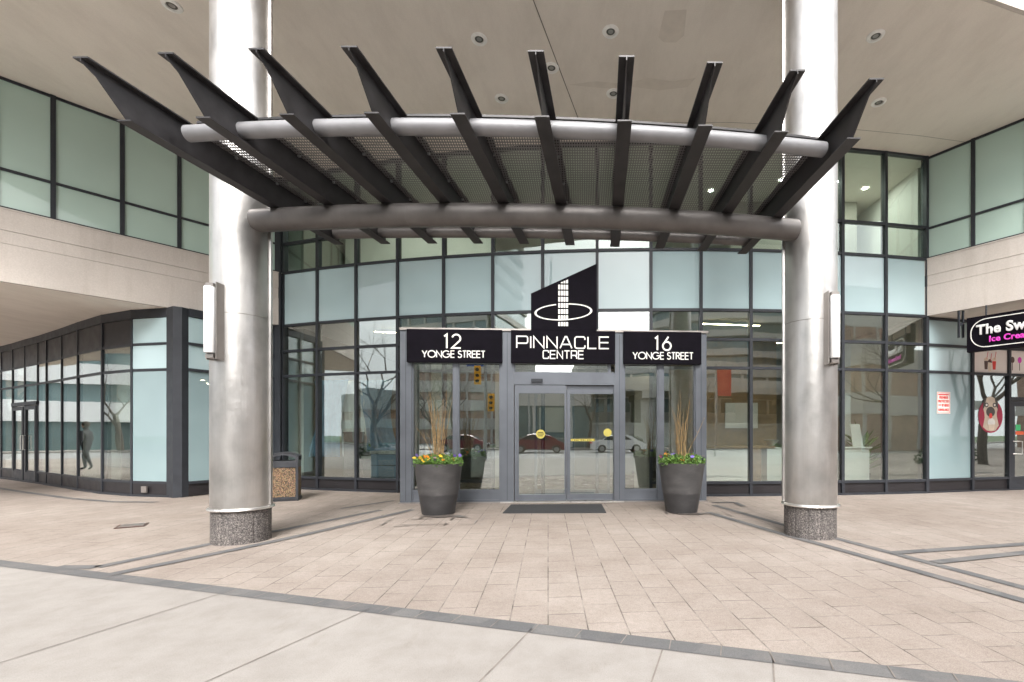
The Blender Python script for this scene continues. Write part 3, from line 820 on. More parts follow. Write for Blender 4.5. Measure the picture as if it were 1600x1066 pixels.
# poster pictures: three milkshakes, then ice pops
pp = Plane2(SRp[1], (SRp[2][0]-SRp[1][0], SRp[2][1]-SRp[1][1]))
ps = thing('milkshake_poster', 'poster strip with three milkshakes above the dog decal window', 'poster', pp.p(.5, 2.78, .01))
wp(pp.rect(MB(), .05, 1.04, 2.79, 3.33, .004, .008), 'sheet', 'poster', ps)
for cx, z0, h, c1 in ((.42,2.86,.30,'choc'), (.53,2.82,.30,'cream'), (.66,2.86,.30,'signr')):
    pp_ = MB(); pp.poly(pp_, [(cx-.04,z0),(cx+.04,z0),(cx+.055,z0+h*.66),(cx-.055,z0+h*.66)], .008, .011); wp(pp_, 'cup', c1, ps)
    q = MB(); pp.poly(q, [(cx+.062*math.cos(a*.3), z0+h*.66+.085*max(0, math.sin(a*.3))) for a in range(11)], .0085, .0125); wp(q, 'whipped_top', 'cream' if c1 != 'cream' else 'choc', ps)
    q = MB(); pp.poly(q, [(cx+.01,z0+h*.8),(cx+.022,z0+h*.8),(cx+.06,z0+h*1.4),(cx+.048,z0+h*1.4)], .011, .014); wp(q, 'straw', 'straw', ps)
p3 = Plane2(SRp[2], (SRp[3][0]-SRp[2][0], SRp[3][1]-SRp[2][1]))
po = thing('ice_pop_poster', 'poster strip with round ice pops on sticks above the shop door', 'poster', p3.p(.5, 2.78, .01))
wp(p3.rect(MB(), .05, 1.05, 2.79, 3.33, .004, .008), 'sheet', 'poster', po)
for cx, c1 in ((.12,'choc'), (.34,'pink'), (.56,'choc'), (.78,'cream')):
    wp(p3.rect(MB(), cx-.008, cx+.008, 2.86, 3.05, .008, .011), 'stick', 'choc', po)
    q = MB(); p3.poly(q, [(cx+.06*math.cos(a*.5236), 3.11+.075*math.sin(a*.5236)) for a in range(12)], .009, .013); wp(q, 'ice_pop', c1, po)
# dog and ice cream decal
dc = thing('dog_window_decal', 'round window decal of a pug dog licking an ice cream on a crimson disc', 'decal', pp.p(.5, 1.5, .01))
def ell(pl_, cx, cz, rx, rz, d0, d1, n=28): return pl_.poly(MB(), [(cx+rx*math.cos(2*math.pi*i/n), cz+rz*math.sin(2*math.pi*i/n)) for i in range(n)], d0, d1)
wp(ell(pp, .56, 1.76, .36, .40, .004, .007), 'disc', 'disc', dc)
wp(pp.poly(MB(), [(.33,1.50),(.44,1.42),(.56,1.40),(.70,1.42),(.80,1.54),(.74,1.75),(.74,1.95),(.36,1.95),(.38,1.72)], .007, .009), 'scruff', 'fawn', dc)
wp(ell(pp, .55, 1.97, .215, .25, .009, .011), 'head', 'fawn', dc)
for sx in (-1, 1):
    e = wp(pp.poly(MB(), [(.55+sx*.12,2.19),(.55+sx*.21,2.12),(.55+sx*.235,1.90),(.55+sx*.17,1.99)], .011, .013), 'ear', 'idark', dc)
    wp(ell(pp, .55+sx*.12, 2.02, .055, .055, .011, .013), 'eye_patch', 'idark', dc)
    wp(ell(pp, .55+sx*.12, 2.02, .028, .028, .013, .015), 'eye', 'labelw', dc)
wp(ell(pp, .55, 1.86, .13, .12, .011, .0135), 'muzzle', 'idark', dc)
wp(ell(pp, .55, 1.76, .045, .07, .0135, .016), 'tongue', 'signr', dc)
wp(ell(pp, .57, 1.61, .11, .10, .0135, .016), 'ice_cream', 'labelw', dc)
wp(pp.poly(MB(), [(.47,1.56),(.67,1.56),(.64,1.42),(.50,1.42)], .016, .018), 'cup', 'cream', dc)
# ------------------------------------------------------------------ entrance box
VO, VU = (-3.46, 8.94), (.99872, .0506)
V = Plane2(VO, VU)
ves = thing('entrance_vestibule', 'grey aluminium entrance box with glass sides and sliding doors in the middle', 'entrance', (-.5, 9.1, 0))
def vs(px):      # photo column -> distance along the front
    k = (px-910)/730; return (k*VO[1]-VO[0])/(VU[0]-k*VU[1])
VZ = 3.33
WID = vs(1104)
def vrect(name, mat, x0, x1, z0, z1, d0, d1, parent=None): return wp(V.rect(MB(), x0, x1, z0, z1, d0, d1), name, mat, parent or ves)
# posts (x0, x1)
P1, P2, P3, P4 = (vs(625), vs(643)), (vs(782), vs(803)), (vs(961), vs(975)), (vs(1087), vs(1104))
for a, b in (P1, P2, P3, P4): 
    w = wp(V.rect(MB(), a, b, 0, VZ-.01, -.16, .0), 'post', 'vest', ves)
    vrect('post_groove', 'frame', (a+b)/2-.004, (a+b)/2+.004, .05, VZ-.05, 0, .0015)
cap = MB(); V.rect(cap, -.03, WID+.03, VZ-.01, VZ+.035, -1.3, .03); wp(cap, 'roof_cap', 'satin', ves)
# side glazing: two lights either side of the doors
for (x0, x1, xm0, xm1, tint) in ((P1[1], P2[0], vs(709), vs(715), 0), (P3[1], P4[0], vs(1029), vs(1036), 1)):
    for a, b in ((x0, xm0), (xm1, x1)):
        vrect('glass_pane', 'vglass', a+.02, b-.02, .27, 2.72, -.075, -.065)
        vrect('base_panel', 'vest', a+.02, b-.02, .06, .20, -.07, -.045)
        fr = MB()
        for r in ((a, a+.028, .02, 2.74), (b-.028, b, .02, 2.74)): V.rect(fr, *r, -.10, -.03)
        for r in ((a+.028, b-.028, .20, .255), (a+.028, b-.028, .02, .06), (a+.028, b-.028, 2.70, 2.74)): V.rect(fr, *r, -.10, -.032)
        wp(fr, 'frame', 'vest', ves)
    vrect('mullion', 'vest', xm0, xm1, .02, 2.74, -.12, -.015)
vrect('threshold', 'satin', P1[0]-.02, P2[0], 0, .018, -.2, .05)
vrect('threshold', 'satin', P3[1], P4[1]+.02, 0, .018, -.2, .05)
vrect('threshold', 'collar', P2[0], P3[1], 0, .022, -.22, .045)
D0, D1 = P2[1], P3[0]
vrect('transom_pane', 'vglass', D0+.02, D1-.14, 2.54, 2.72, -.075, -.065)
fr = MB(); V.rect(fr, D1-.14, D1-.08, 2.52, 2.72, -.1, -.03); V.rect(fr, D0, D0+.02, 2.52, 2.72, -.1, -.03)
V.rect(fr, D0, D1, 2.50, 2.54, -.10, -.028); V.rect(fr, D0, D1, 2.70, 2.74, -.10, -.028); wp(fr, 'transom_frame', 'vest', ves)
vrect('door_header', 'vest', D0, D1, 2.29, 2.50, -.20, -.012)
sens = wp(V.rect(MB(), vs(830), vs(848), 2.335, 2.40, -.012, .03), 'door_sensor', 'frame', ves)
def leaf(x0, x1, gx0, gx1, d, handle):
    m = MB()
    for r in ((x0, gx0, .03, 2.28), (gx1, x1, .03, 2.28), (gx0, gx1, .03, .155), (gx0, gx1, 2.12, 2.28)): V.rect(m, *r, d-.045, d)
    dr = wp(m, 'sliding_door', 'vest', ves)
    g = V.rect(MB(), gx0, gx1, .155, 2.12, d-.027, d-.019); sub(g, 'pane', 'vglass', dr)
    return dr
d1 = leaf(vs(804), vs(885), vs(810.5), vs(882), -.02, 1)
d2 = leaf(vs(885.5), vs(969.5), vs(891), vs(964), -.075, 0)
# stickers on the doors
def vdisc(cx, cz, r, d0, d1, n=24): return V.poly(MB(), [(cx+r*math.cos(2*math.pi*i/n), cz+r*math.sin(2*math.pi*i/n)) for i in range(n)], d0, d1)
stk = sub(vdisc(vs(844.5), 1.33, .088, -.036, -.0335), 'round_sticker', 'sticker', d1)
q = MB()
for z, w in ((1.36, .05), (1.33, .062), (1.295, .045)): V.rect(q, vs(844.5)-w, vs(844.5)+w, z-.007, z+.007, -.0335, -.032)
sub(q, 'sticker_text', 'sign', d1)
sub(vdisc(vs(950), 1.36, .08, -.091, -.0885), 'round_sticker', 'sticker', d2)
q = V.rect(MB(), vs(892), vs(930), 1.19, 1.235, -.0935, -.091); sub(q, 'warning_strip', 'sticker', d2)
q = MB()
for i in range(11): V.rect(q, vs(892)+.02+i*.043, vs(892)+.02+i*.043+(.03 if i % 3 else .012), 1.203, 1.222, -.091, -.0895)
sub(q, 'strip_text', 'sign', d2)
vrect('side_panel', 'vest', D1-.02, D1, 0, 2.29, -.2, -.013)
# side walls and roof of the box back to the bowed front
for x, s in ((P1[0]+.04, 1), (P4[1]-.04, -1)):
    p0 = V.p(x, 0, -.16); dep = 1.45 if s > 0 else .72
    m = V.rect(MB(), x-.03, x+.03, .0, .25, -dep, -.16); V.rect(m, x-.03, x+.03, 3.2, VZ-.01, -dep, -.16); V.rect(m, x-.03, x+.03, .25, 3.2, -dep, -dep+.06)
    wp(m, 'side_frame', 'vest', ves)
    wp(V.rect(MB(), x-.005, x+.005, .25, 3.2, -dep+.06, -.16), 'side_pane', 'vglass', ves)
V.rect(rf := MB(), .02, WID-.02, 3.05, 3.18, -1.0, -.17); wp(rf, 'ceiling', 'iwhite', ves)
V.rect(rf := MB(), .02, WID-.02, 0, .012, -1.0, -.2); wp(rf, 'floor', 'mat', ves)
for i, x in enumerate((1.2, 2.3, 3.2, 4.9)):
    c = V.p(x, 0, -.6); o = MB().lathe([(.001, 3.035), (.055, 3.035), (.055, 3.048), (.001, 3.048)], (c[0], c[1]), 16, False); wp(o, 'downlight', 'lamp', ves)
# inner portal on the line of the bowed front: second pair of doors
m = MB()
a0, a1 = ap(-3.95, -.02), ap(-.51, -.02)
iv = Plane2(a0, (a1[0]-a0[0], a1[1]-a0[1])); il = math.dist(a0, a1)
for r in ((0, .35, 0, 2.75), (il-.35, il, 0, 2.75), (.35, il-.35, 2.3, 2.75)): iv.rect(m, *r, -.06, 0)
m2 = MB()
for r in ((.9, .96, 0, 2.3), (1.66, 1.78, 0, 2.3), (2.5, 2.56, 0, 2.3), (.9, 2.5, 2.22, 2.3), (.9, 2.5, 0, .12)): iv.rect(m2, *r, -.12, -.07)
wp(m, 'inner_portal', 'iwall', ves); wp(m2, 'inner_door_frame', 'vest', ves)
wp(iv.rect(MB(), 1.55, 1.75, 2.40, 2.46, .0, .04), 'inner_door_sensor', 'frame', ves)

# ------------------------------------------------------------------ signs on the box
def sign_box(name, label, px0, px1, z0=2.70, z1=3.325):
    t = thing(name, label, 'sign', V.p((vs(px0)+vs(px1))/2, z0, .07))
    wp(V.rect(MB(), vs(px0), vs(px1), z0, z1, .0, .085), 'board', 'sign', t); return t
s12 = sign_box('address_sign', 'black sign reading 12 Yonge Street over the left side glass', 637.5, 785)
c12 = vs(710.5)
m = V.letters(MB(), lettering('12', GEO, .262, (vs(724)-vs(698)), .030, .30), c12-.02, 2.965, .085, .093); wp(m, 'number', 'white', s12)
m = V.letters(MB(), lettering('YONGE STREET', GEO, .125, vs(759)-vs(662), .0185, .15, .34), c12, 2.79, .085, .093); wp(m, 'lettering', 'white', s12)
s16 = sign_box('address_sign', 'black sign reading 16 Yonge Street over the right side glass', 973.5, 1094)
c16 = vs(1034.5)
m = V.letters(MB(), lettering('16', GEO, .262, (vs(1047)-vs(1022)), .030, .34), c16, 2.965, .085, .093); wp(m, 'number', 'white', s16)
m = V.letters(MB(), lettering('YONGE STREET', GEO, .130, vs(1081)-vs(988), .0185, .15, .34), c16, 2.79, .085, .093); wp(m, 'lettering', 'white', s16)
sp_ = thing('building_name_sign', 'black peaked sign reading Pinnacle Centre with tower and ring emblem above the doors', 'sign', V.p(vs(880), 2.7, .07))
xa, xb, pa, pb = vs(799), vs(960.5), vs(830), vs(932)
zt = lambda px, py: EYE+(680-py)*(VO[1]+VU[1]*vs(px))/730
pk = [(xa,2.70),(xb,2.70),(xb,3.325),(pb,3.325),(pb,zt(932,414.5)),(pa,zt(830,460.8)),(pa,3.325),(xa,3.325)]
lower = V.rect(MB(), xa, xb, 2.70, 3.325, 0, .085); wp(lower, 'board', 'sign', sp_)
wp(V.poly(MB(), [(pa,3.33),(pb,3.33),pk[4],pk[5]], 0, .084), 'peak_board', 'sign', sp_)
m = V.letters(MB(), lettering('PINNACLE', SQ, .222, vs(951)-vs(808.5), .024, .26), vs(879.7), 2.985, .085, .094); wp(m, 'lettering', 'white', sp_)
m = V.letters(MB(), lettering('CENTRE', SQ, .150, vs(911.5)-vs(849), .020, .28), vs(880.2), 2.785, .085, .094); wp(m, 'lettering', 'white', sp_)
# emblem: gridded tower with slanting top, crescent ring broken behind it
tx0, tx1 = vs(871.8), vs(888); tzb, tzt = zt(880,511.3), zt(880,440)
m = MB(); cwid = (tx1-tx0)/4; rows = 8; rh = .118
for c in range(4):
    x0 = tx0+c*cwid+.006; x1 = x0+cwid-.013
    for r in range(rows):
        z0 = tzb+r*rh; z1 = z0+(.088 if r else .075)
        topl = tzt-.072+(x0-tx0)/(tx1-tx0)*.085; topr = tzt-.072+(x1-tx0)/(tx1-tx0)*.085
        if z0 > topl-.01: continue
        V.poly(m, [(x0,z0),(x1,z0),(x1,min(z1,topr)),(x0,min(z1,topl))], .084, .092)
wp(m, 'emblem_tower', 'white', sp_)
m = MB(); ecx, ecz = vs(880.3), zt(880,489.5); ra, rb = (vs(925)-vs(835.5))/2, .162; N = 72; tilt = .055
for i in range(N):
    w0, w1 = 2*math.pi*i/N, 2*math.pi*(i+1)/N
    wm = math.degrees((w0+w1)/2)
    if 78 < wm < 103: continue
    q = []
    for w, k in ((w0,0),(w1,0),(w1,1),(w0,1)):
        th = .010+.030*abs(math.cos(w))**1.5
        r1, r2 = (ra-th, rb-.020) if k else (ra, rb)
        x, z = r1*math.cos(w), r2*math.sin(w); q.append((ecx+x, ecz+z+x*tilt))
    V.poly(m, q, .092, .097)
wp(m, 'emblem_ring', 'white', sp_)

# ------------------------------------------------------------------ steel columns and their sconces
def column(label, x, y, seam_ang):
    t = thing('steel_column', label, 'column', (x, y, 0))
    nr = 48; vsx = []; prof = []
    gb = MB(); n = 96
    for i, z in enumerate((0.0, .40)):
        for j in range(n):
            w = 2*math.pi*j/n; r = .312 - (.006 if j % 8 == 0 else 0)
            gb.v.append((r*math.cos(w), r*math.sin(w), z))
    for j in range(n): gb.f.append((j, (j+1) % n, n+(j+1) % n, n+j))
    gb.build('base', 'granite', t)
    MB().lathe([(.318,.395),(.345,.40),(.352,.412),(.345,.426),(.320,.432)], n=64, cap=False).build('collar', 'collar', t, smooth=True)
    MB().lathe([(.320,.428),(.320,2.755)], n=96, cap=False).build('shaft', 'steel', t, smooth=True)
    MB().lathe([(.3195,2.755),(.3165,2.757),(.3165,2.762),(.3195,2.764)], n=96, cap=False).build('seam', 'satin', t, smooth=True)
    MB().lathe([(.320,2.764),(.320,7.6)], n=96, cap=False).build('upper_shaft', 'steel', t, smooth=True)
    MB().box(.305, -.022, .44, .345, .022, 7.6).build('batten', 'steel', t, rz=seam_ang)
    return t
CL, CR = (-4.25, 5.83), (2.98, 6.12)
column('brushed steel column on ribbed granite base, left of the doors', *CL, R_(8))
column('brushed steel column on ribbed granite base, right of the doors', *CR, R_(172))
def sconce(label, x, y, z0, z1, side):
    t = thing('wall_light', label, 'wall light', (x, y, z0), R_(-90))
    h = z1-z0                                   # local x = towards the street, local y = to the right
    MB().box(-.10, -.05, .05, .012, .05, h-.05).build('back_plate', 'satin', t)
    MB().lathe([(.001,.07),(.052,.07),(.056,.075),(.056,h-.065),(.052,h-.06),(.001,h-.06)], (.10, 0), 28, False).build('diffuser', 'acryl', t, smooth=True)
    for z in (.0, h-.07): MB().box(.012, -.045, z+.012, .11, .045, z+.055).build('end_bracket', 'satin', t)
    for s_ in (1, -1):
        MB().box(-.12 if s_ != side else -.06, s_*.072-.005, 0, .10 if s_ == side else .06, s_*.072+.005, h).build('side_plate', 'satin', t)
    return t
sconce('slim white wall light with steel side plate on the left column', -4.30, 5.49, 2.19, 3.08, 1)
sconce('slim white wall light with steel side plate on the right column', 3.075, 5.79, 2.18, 3.07, -1)

# ------------------------------------------------------------------ canopy
can = thing('entrance_canopy', 'dark steel canopy of ten fanned ribs on curved tubes with perforated sheets', 'canopy', (-.7, 5.6, 3.91))
UP = [(-4.15,3.86),(-3.41,3.82),(-2.64,3.78),(-1.88,3.76),(-1.12,3.77),(-.38,3.80),(.365,3.85),(1.11,3.91),(1.84,3.99),(2.57,4.08)]
BK = [(-3.41,6.55),(-2.75,6.53),(-2.09,6.52),(-1.45,6.52),(-.81,6.53),(-.17,6.57),(.46,6.62),(1.10,6.68),(1.72,6.76),(2.34,6.85)]
zb = lambda y: 4.04+.05*(5.6-y)
RD = .31
for a, b in zip(UP, BK):
    L = math.dist(a, b); u = ((b[0]-a[0])/L, (b[1]-a[1])/L); n = (-u[1], u[0])
    def P(t, h, o=0): y = a[1]+u[1]*t; return (a[0]+u[0]*t+n[0]*o, y, zb(y)+h)
    w = .0045
    prof = [(.0,.275),(.0,.30),(L-.0,.30),(L,.0),(.34,.0),(.31,.012),(.10,.225)]
    rib = wp(MB().extr([P(t, h, -w) for t, h in prof], [n[0]*2*w, n[1]*2*w, 0]), 'rib', 'rib', can)
    bf = MB().extr([P(.30,.0,-.065), P(L,.0,-.065), P(L,.0,.065), P(.30,.0,.065)], (0,0,-.013)); sub(bf, 'bottom_flange', 'rib', rib)
    tf = MB().extr([P(.0,.30,-.065), P(L,.30,-.065), P(L,.30,.065), P(.0,.30,.065)], (0,0,.013)); sub(tf, 'top_flange', 'rib', rib)
    bolts = MB()
    for t in (.8, 1.3, 1.8, 2.2): 
        p = P(t, .27, -.02); bolts.box(p[0]-.012, p[1]-.012, p[2], p[0]+.012, p[1]+.012, p[2]+.02)
    sub(bolts, 'fixing', 'galv', rib)
def catm(pts, n=8):
    out = []; P_ = [Vector(p) for p in pts]; P_ = [P_[0]*2-P_[1]]+P_+[P_[-1]*2-P_[-2]]
    for i in range(1, len(P_)-2):
        p0, p1, p2, p3 = P_[i-1:i+3]
        for k in range(n):
            t = k/n; out.append(.5*((2*p1)+(p2-p0)*t+(2*p0-5*p1+4*p2-p3)*t*t+(-p0+3*p1-3*p2+p3)*t**3))
    return out+[P_[-2]]
def fit(pts, z, x0, x1, n=40):      # parabola through plan points
    xs, ys = [p[0] for p in pts], [p[1] for p in pts]
    import numpy as np
    c = np.polyfit(xs, ys, 2); return [(x0+(x1-x0)*i/n, float(np.polyval(c, x0+(x1-x0)*i/n)), z if not callable(z) else z(float(np.polyval(c, x0+(x1-x0)*i/n)))) for i in range(n+1)]
main = fit([(-3.98,5.72),(-3.52,5.64),(-.84,5.55),(.9,5.70),(2.54,5.93),(2.72,5.96)], 3.925, -3.99, 2.71)
wp(MB().tube(main, .132, 28), 'main_tube', 'tube', can, smooth=True)
for f in (.055, .28, .5, .72, .93):
    i = int(f*40); a, b = Vector(main[i]), Vector(main[i+1]); m_ = (a+b)/2; d = (b-a).normalized()*.006
    wp(MB().tube([m_-d, m_+d], .1338, 28), 'tube_weld', 'tube', can)
front = fit([(-3.86,4.52),(-3.04,4.45),(-1.7,4.42),(-.52,4.44),(.01,4.47),(1.43,4.60),(2.42,4.74)], lambda y: zb(y)+.125, -3.81, 2.45)
wp(MB().tube(front, .072, 22), 'front_tube', 'tubel', can, smooth=True)
rear = fit([(-3.44,6.45),(-2.73,6.42),(-.44,6.44),(2.32,6.66)], lambda y: zb(y)+.09, -3.42, 2.34)
wp(MB().tube(rear, .068, 22), 'rear_tube', 'tube', can, smooth=True)
edge = [(x, y+.10, z+.17) for x, y, z in front]
em = MB()
for p, q in zip(edge, edge[1:]): em.extr([p, q, (q[0], q[1], q[2]+.022), (p[0], p[1], p[2]+.022)], (0, .03, 0))
wp(em, 'edge_angle', 'rib', can)
for (a, b), (c, d) in zip(zip(UP, BK), list(zip(UP, BK))[1:]):
    def q(A, B, f): x, y = lerp(A, B, f); return (x, y, zb(y)+.292)
    f0, f1 = .29, .965
    m = MB(); K = 1
    p = [q(a,b,f0), q(c,d,f0), q(c,d,f1), q(a,b,f1)]
    m.add(p, [(3,2,1,0)]); wp(m, 'perforated_sheet', 'mesh', can)

# ------------------------------------------------------------------ ceiling downlights
desc = ['round recessed downlight nearest the left edge above the left wing', 'round recessed downlight above the fourth canopy rib, front row', 'round recessed downlight beside the plaster patch, front row',
 'round recessed downlight over the right wing, nearer the viewer', 'round recessed downlight on the soffit joint behind the sixth rib', 'round recessed downlight behind the fifth canopy rib, back row',
 'round recessed downlight beside the long plaster streak, back row', 'round recessed downlight over the right wing, nearer the glass']
dl = None
for (x, y), lb in zip([(-6.01,6.84),(-1.64,7.42),(.44,7.28),(4.62,7.36),(-.53,8.0),(-1.51,8.73),(.57,8.6),(5.6,8.83)], desc):
    if dl is None:
        dl = thing('recessed_downlight', lb, 'ceiling light', (x, y, 7.6), 0, 'recessed downlights in the high soffit')
        MB().lathe([(.070,-.004),(.078,-.020),(.122,-.014),(.130,0)], n=32, cap=False).build('trim_ring', 'trim', dl, smooth=True)
        MB().lathe([(.001,-.0035),(.066,-.0035)], n=32, cap=False).build('recess', 'can', dl)
        MB().lathe([(.001,-.006),(.040,-.006)], n=24, cap=False).build('lens', 'satin', dl)
    else: dup(dl, (x, y, 7.6), label=lb)
# lit downlights inside the upper lobby
il_ = None
for i, ((x, y), lb) in enumerate(zip([(6.3,11.6),(5.9,12.2),(7.2,11.9),(-5.0,12.4),(-3.6,12.3),(-2.2,12.2),(3.3,12.0),(4.9,11.5)],
    ['lit spotlight on the upstairs ceiling, right bay, nearest the glass','lit spotlight on the upstairs ceiling, right bay, lower in view','lit spotlight on the upstairs ceiling beside the right wing','lit spotlight upstairs behind the left end of the bowed glass','lit spotlight upstairs behind the third glass bay','lit spotlight upstairs above the left address sign','lit spotlight upstairs behind the right canopy ribs','lit spotlight upstairs beside the right column'])):
    if il_ is None:
        il_ = thing('interior_spotlight', lb, 'ceiling light', (x, y, 7.6), 0, 'lit spotlights upstairs')
        MB().lathe([(.001,-.006),(.055,-.006)], n=20, cap=False).build('lens', 'lampw', il_)
        MB().lathe([(.055,-.008),(.075,-.003)], n=20, cap=False).build('trim_ring', 'trim', il_)
    else: dup(il_, (x, y, 7.6), label=lb)
for x, y, w, lb in ((-4.6,12.2,1.6,'long warm strip light behind the left lobby glass'), (3.6,11.3,1.5,'long warm strip light behind the right lobby glass'), (-1.2,13.2,1.2,'warm strip light deep inside behind the doors'), (6.2,13.6,1.2,'warm strip light deep inside at the right of the lobby')):
    t = thing('strip_light', lb, 'ceiling light', (x, y, 4.03), .15, 'strip lights in the lobby')
    MB().box(-w/2, -.03, -.05, w/2, .03, 0).build('housing', 'iwhite', t); MB().box(-w/2+.02, -.02, -.056, w/2-.02, .02, -.051).build('lens', 'strip', t)

# ------------------------------------------------------------------ ice cream sign
o_ = lerp(RW0, RW1, .84/Lr); ru = ((RW1[0]-RW0[0])/Lr, (RW1[1]-RW0[1])/Lr)
ics = thing('ice_cream_shop_sign', 'black box sign with white outline reading The Sweet Scoop, hung under the right wing', 'sign', (o_[0], o_[1], 3.05))
I = Plane2((o_[0]+.10*ru[1]*-1*-1, o_[1]), ru)
LS = 2.8
wp(I.rect(MB(), 0, LS, 3.06, 3.78, -.06, .10), 'box', 'sign', ics)
def outline(x0, x1, z0, z1, r):
    pts = arc(x0+r, z1-r, r, r, 90, 180, 8)+arc(x0+r, z0+r, r, r, 180, 270, 8)+arc(x1-r, z0+r, r, r, 270, 360, 8)+arc(x1-r, z1-r, r, r, 0, 90, 8)
    return pts+[pts[0]]
m = I.letters(MB(), [ribbon(outline(.07, LS-.07, 3.13, 3.71, .26), .016)], 0, 0, .10, .106); wp(m, 'outline', 'white', ics)
for args in (('The Sweet Scoop', .275, 'silver', .16, 3.40, .011, .86, 1.06), ('Ice Cream & Gelato Co.', .165, 'pink', .36, 3.225, .0055, .90, 1.06)):
    tx, sz, mt, x, z, off, sx, spc = args
    o = put_text('lettering', tx, sz, mt, I, x, z, .105, ics, off, .008, sx, spc, 0, 'LEFT'); o.matrix_parent_inverse = Matrix.Translation(-Vector(ics.location))
m = MB()
for t in (.3, 1.2, 2.2): p = I.p(t, 3.78, .02); m.tube([(p[0],p[1],3.78),(p[0],p[1],4.0)], .015, 8)
wp(m, 'hanger', 'frame', ics)
p = I.p(-.12, 3.5, .0); wp(MB().box(p[0]-.07, p[1]-.02, 3.40, p[0]-.04, p[1]+.02, 3.98).box(p[0]+.02, p[1]-.02, 3.40, p[0]+.05, p[1]+.02, 3.98).box(p[0]-.04, p[1]-.018, 3.66, p[0]+.02, p[1]+.018, 3.72), 'side_bracket', 'frame', ics)

# ------------------------------------------------------------------ planters
def planter(label, x, y, seed):
    rnd = random.Random(seed)
    t = thing('flower_planter', label, 'planter', (x, y, 0), rnd.uniform(0, 6))
    MB().lathe([(.245,.0),(.262,.012),(.275,.08),(.335,.45),(.382,.80),(.392,.83),(.392,.842),(.372,.842),(.362,.79),(.35,.74)], n=64).build('pot', 'pot', t, smooth=True)
    MB().lathe([(.36,.77),(.2,.80),(.001,.815)], n=32, cap=False).build('soil', 'soil', t)
    lf = MB()
    for _ in range(2600):
        r = .40*math.sqrt(rnd.random()); w = rnd.uniform(0, 6.283); h = .82+rnd.random()**1.2*.19*(1.05-r*1.1)+.02*math.sin(w*5)
        c = Vector((r*math.cos(w), r*math.sin(w), h)); a = Vector((rnd.gauss(0,1), rnd.gauss(0,1), rnd.gauss(0,.6))).normalized()
        b = a.cross(Vector((rnd.gauss(0,1), rnd.gauss(0,1), 1))).normalized(); s = rnd.uniform(.012,.030)
        lf.add([c-a*s, c+b*s*.5, c+a*s, c-b*s*.5], [(0,1,2,3)])
    tag(lf.build('foliage', 'leaf', t), kind='stuff')
    for k in range(38 if seed == 3 else 26):
        r = .39*math.sqrt(rnd.uniform(.15, 1)); w = rnd.uniform(0, 6.283); mat = rnd.choice(['yel']*5+['ora']*2+['vio']*3+['mar']*2)
        c = Vector((r*math.cos(w), r*math.sin(w), .91+rnd.random()*.09-.05*r)); fm = MB(); nrm = Vector((rnd.gauss(0,.6), rnd.gauss(0,.6)-.3, .7)).normalized()
        a = nrm.orthogonal().normalized(); b = nrm.cross(a)
        for q in range(5):
            an = q*1.2566; d = a*math.cos(an)+b*math.sin(an); e = a*math.cos(an+.55)+b*math.sin(an+.55); g = a*math.cos(an-.55)+b*math.sin(an-.55); s = .036
            fm.add([c, c+g*s*.8+nrm*.004, c+d*s+nrm*.002, c+e*s*.8+nrm*.004], [(0,1,2,3)])
        fm.build('flower', mat, t)
    for k in range(30 if seed == 3 else 24):
        w = rnd.uniform(0, 6.283); r = .085*math.sqrt(rnd.random()); H = rnd.uniform(.45, 1.30)
        x0, y0 = r*math.cos(w), r*math.sin(w); lean = rnd.uniform(.0, .12) if k % 5 else rnd.uniform(.15, .36); w2 = w+rnd.uniform(-.6, .6)
        pts = []; ph = rnd.uniform(0, 6)
        for i in range(7):
            f = i/6; pts.append((x0+lean*f**1.5*math.cos(w2)+.026*math.sin(f*8+ph)*f, y0+lean*f**1.5*math.sin(w2)+.026*math.cos(f*7+ph)*f, .80+H*f))
        tm = MB().tube(pts, [.0058*(1-.6*i/6) for i in range(7)], 5)
        if k % 2:
            p = Vector(pts[4]); e = p+Vector((rnd.uniform(-.09,.09), rnd.uniform(-.09,.09), rnd.uniform(.10,.22))); tm.tube([p, (p+e)/2+Vector((.01,0,0)), e], [.003,.002,.0012], 4)
        tm.build('twig', 'twig', t)
    return t
planter('charcoal planter with pansies and willow sticks, left of the sliding doors', -2.40, 7.79, 3)
planter('charcoal planter with pansies and willow sticks, right of the doormat', 1.69, 7.97, 8)

# ------------------------------------------------------------------ bin, door mat, drain cover
tb = thing('litter_bin', 'black litter bin with pebble panel and arched top beside the left column', 'litter bin', (-6.02, 9.46, 0), R_(24))
MB().box(-.25,-.24,.03,.25,.24,.80).build('body', 'bin', tb, bevel=.015)
MB().box(-.27,-.26,0,.27,.26,.05).build('plinth', 'bin', tb, bevel=.01)
for s in (-1, 1): pass
MB().box(-.215,-.256,.085,.215,-.238,.665).build('pebble_panel', 'pebble', tb)
MB().box(.244,-.20,.085,.256,.20,.665).build('pebble_panel', 'pebble', tb)
fm = MB()
for r in ((-.26,-.217,.04,.80), (.217,.26,.04,.80), (-.217,.217,.04,.083), (-.217,.217,.668,.80)): fm.box(r[0], -.272, r[2], r[1], -.240, r[3])
fm.build('front_frame', 'bin', tb)
hood = MB(); n = 14
outer = [(-.26,.80)]+[(-.26+.52*i/n, .90+.07*math.sin(math.pi*i/n)) for i in range(n+1)]+[(.26,.80)]
inner = [(.205,.80)]+[(.205-.41*i/n, .855+.055*math.sin(math.pi*i/n)) for i in range(n+1)]+[(-.205,.80)]
hood.extr([(x,-.25,z) for x, z in outer+inner], (0,.05,0)); hood.extr([(x,.20,z) for x, z in outer+inner], (0,.05,0))
top_o = [(-.26+.52*i/n, .90+.07*math.sin(math.pi*i/n)) for i in range(n+1)]; top_i = [(.26-.52*i/n, .885+.07*math.sin(math.pi*i/n)) for i in range(n+1)]
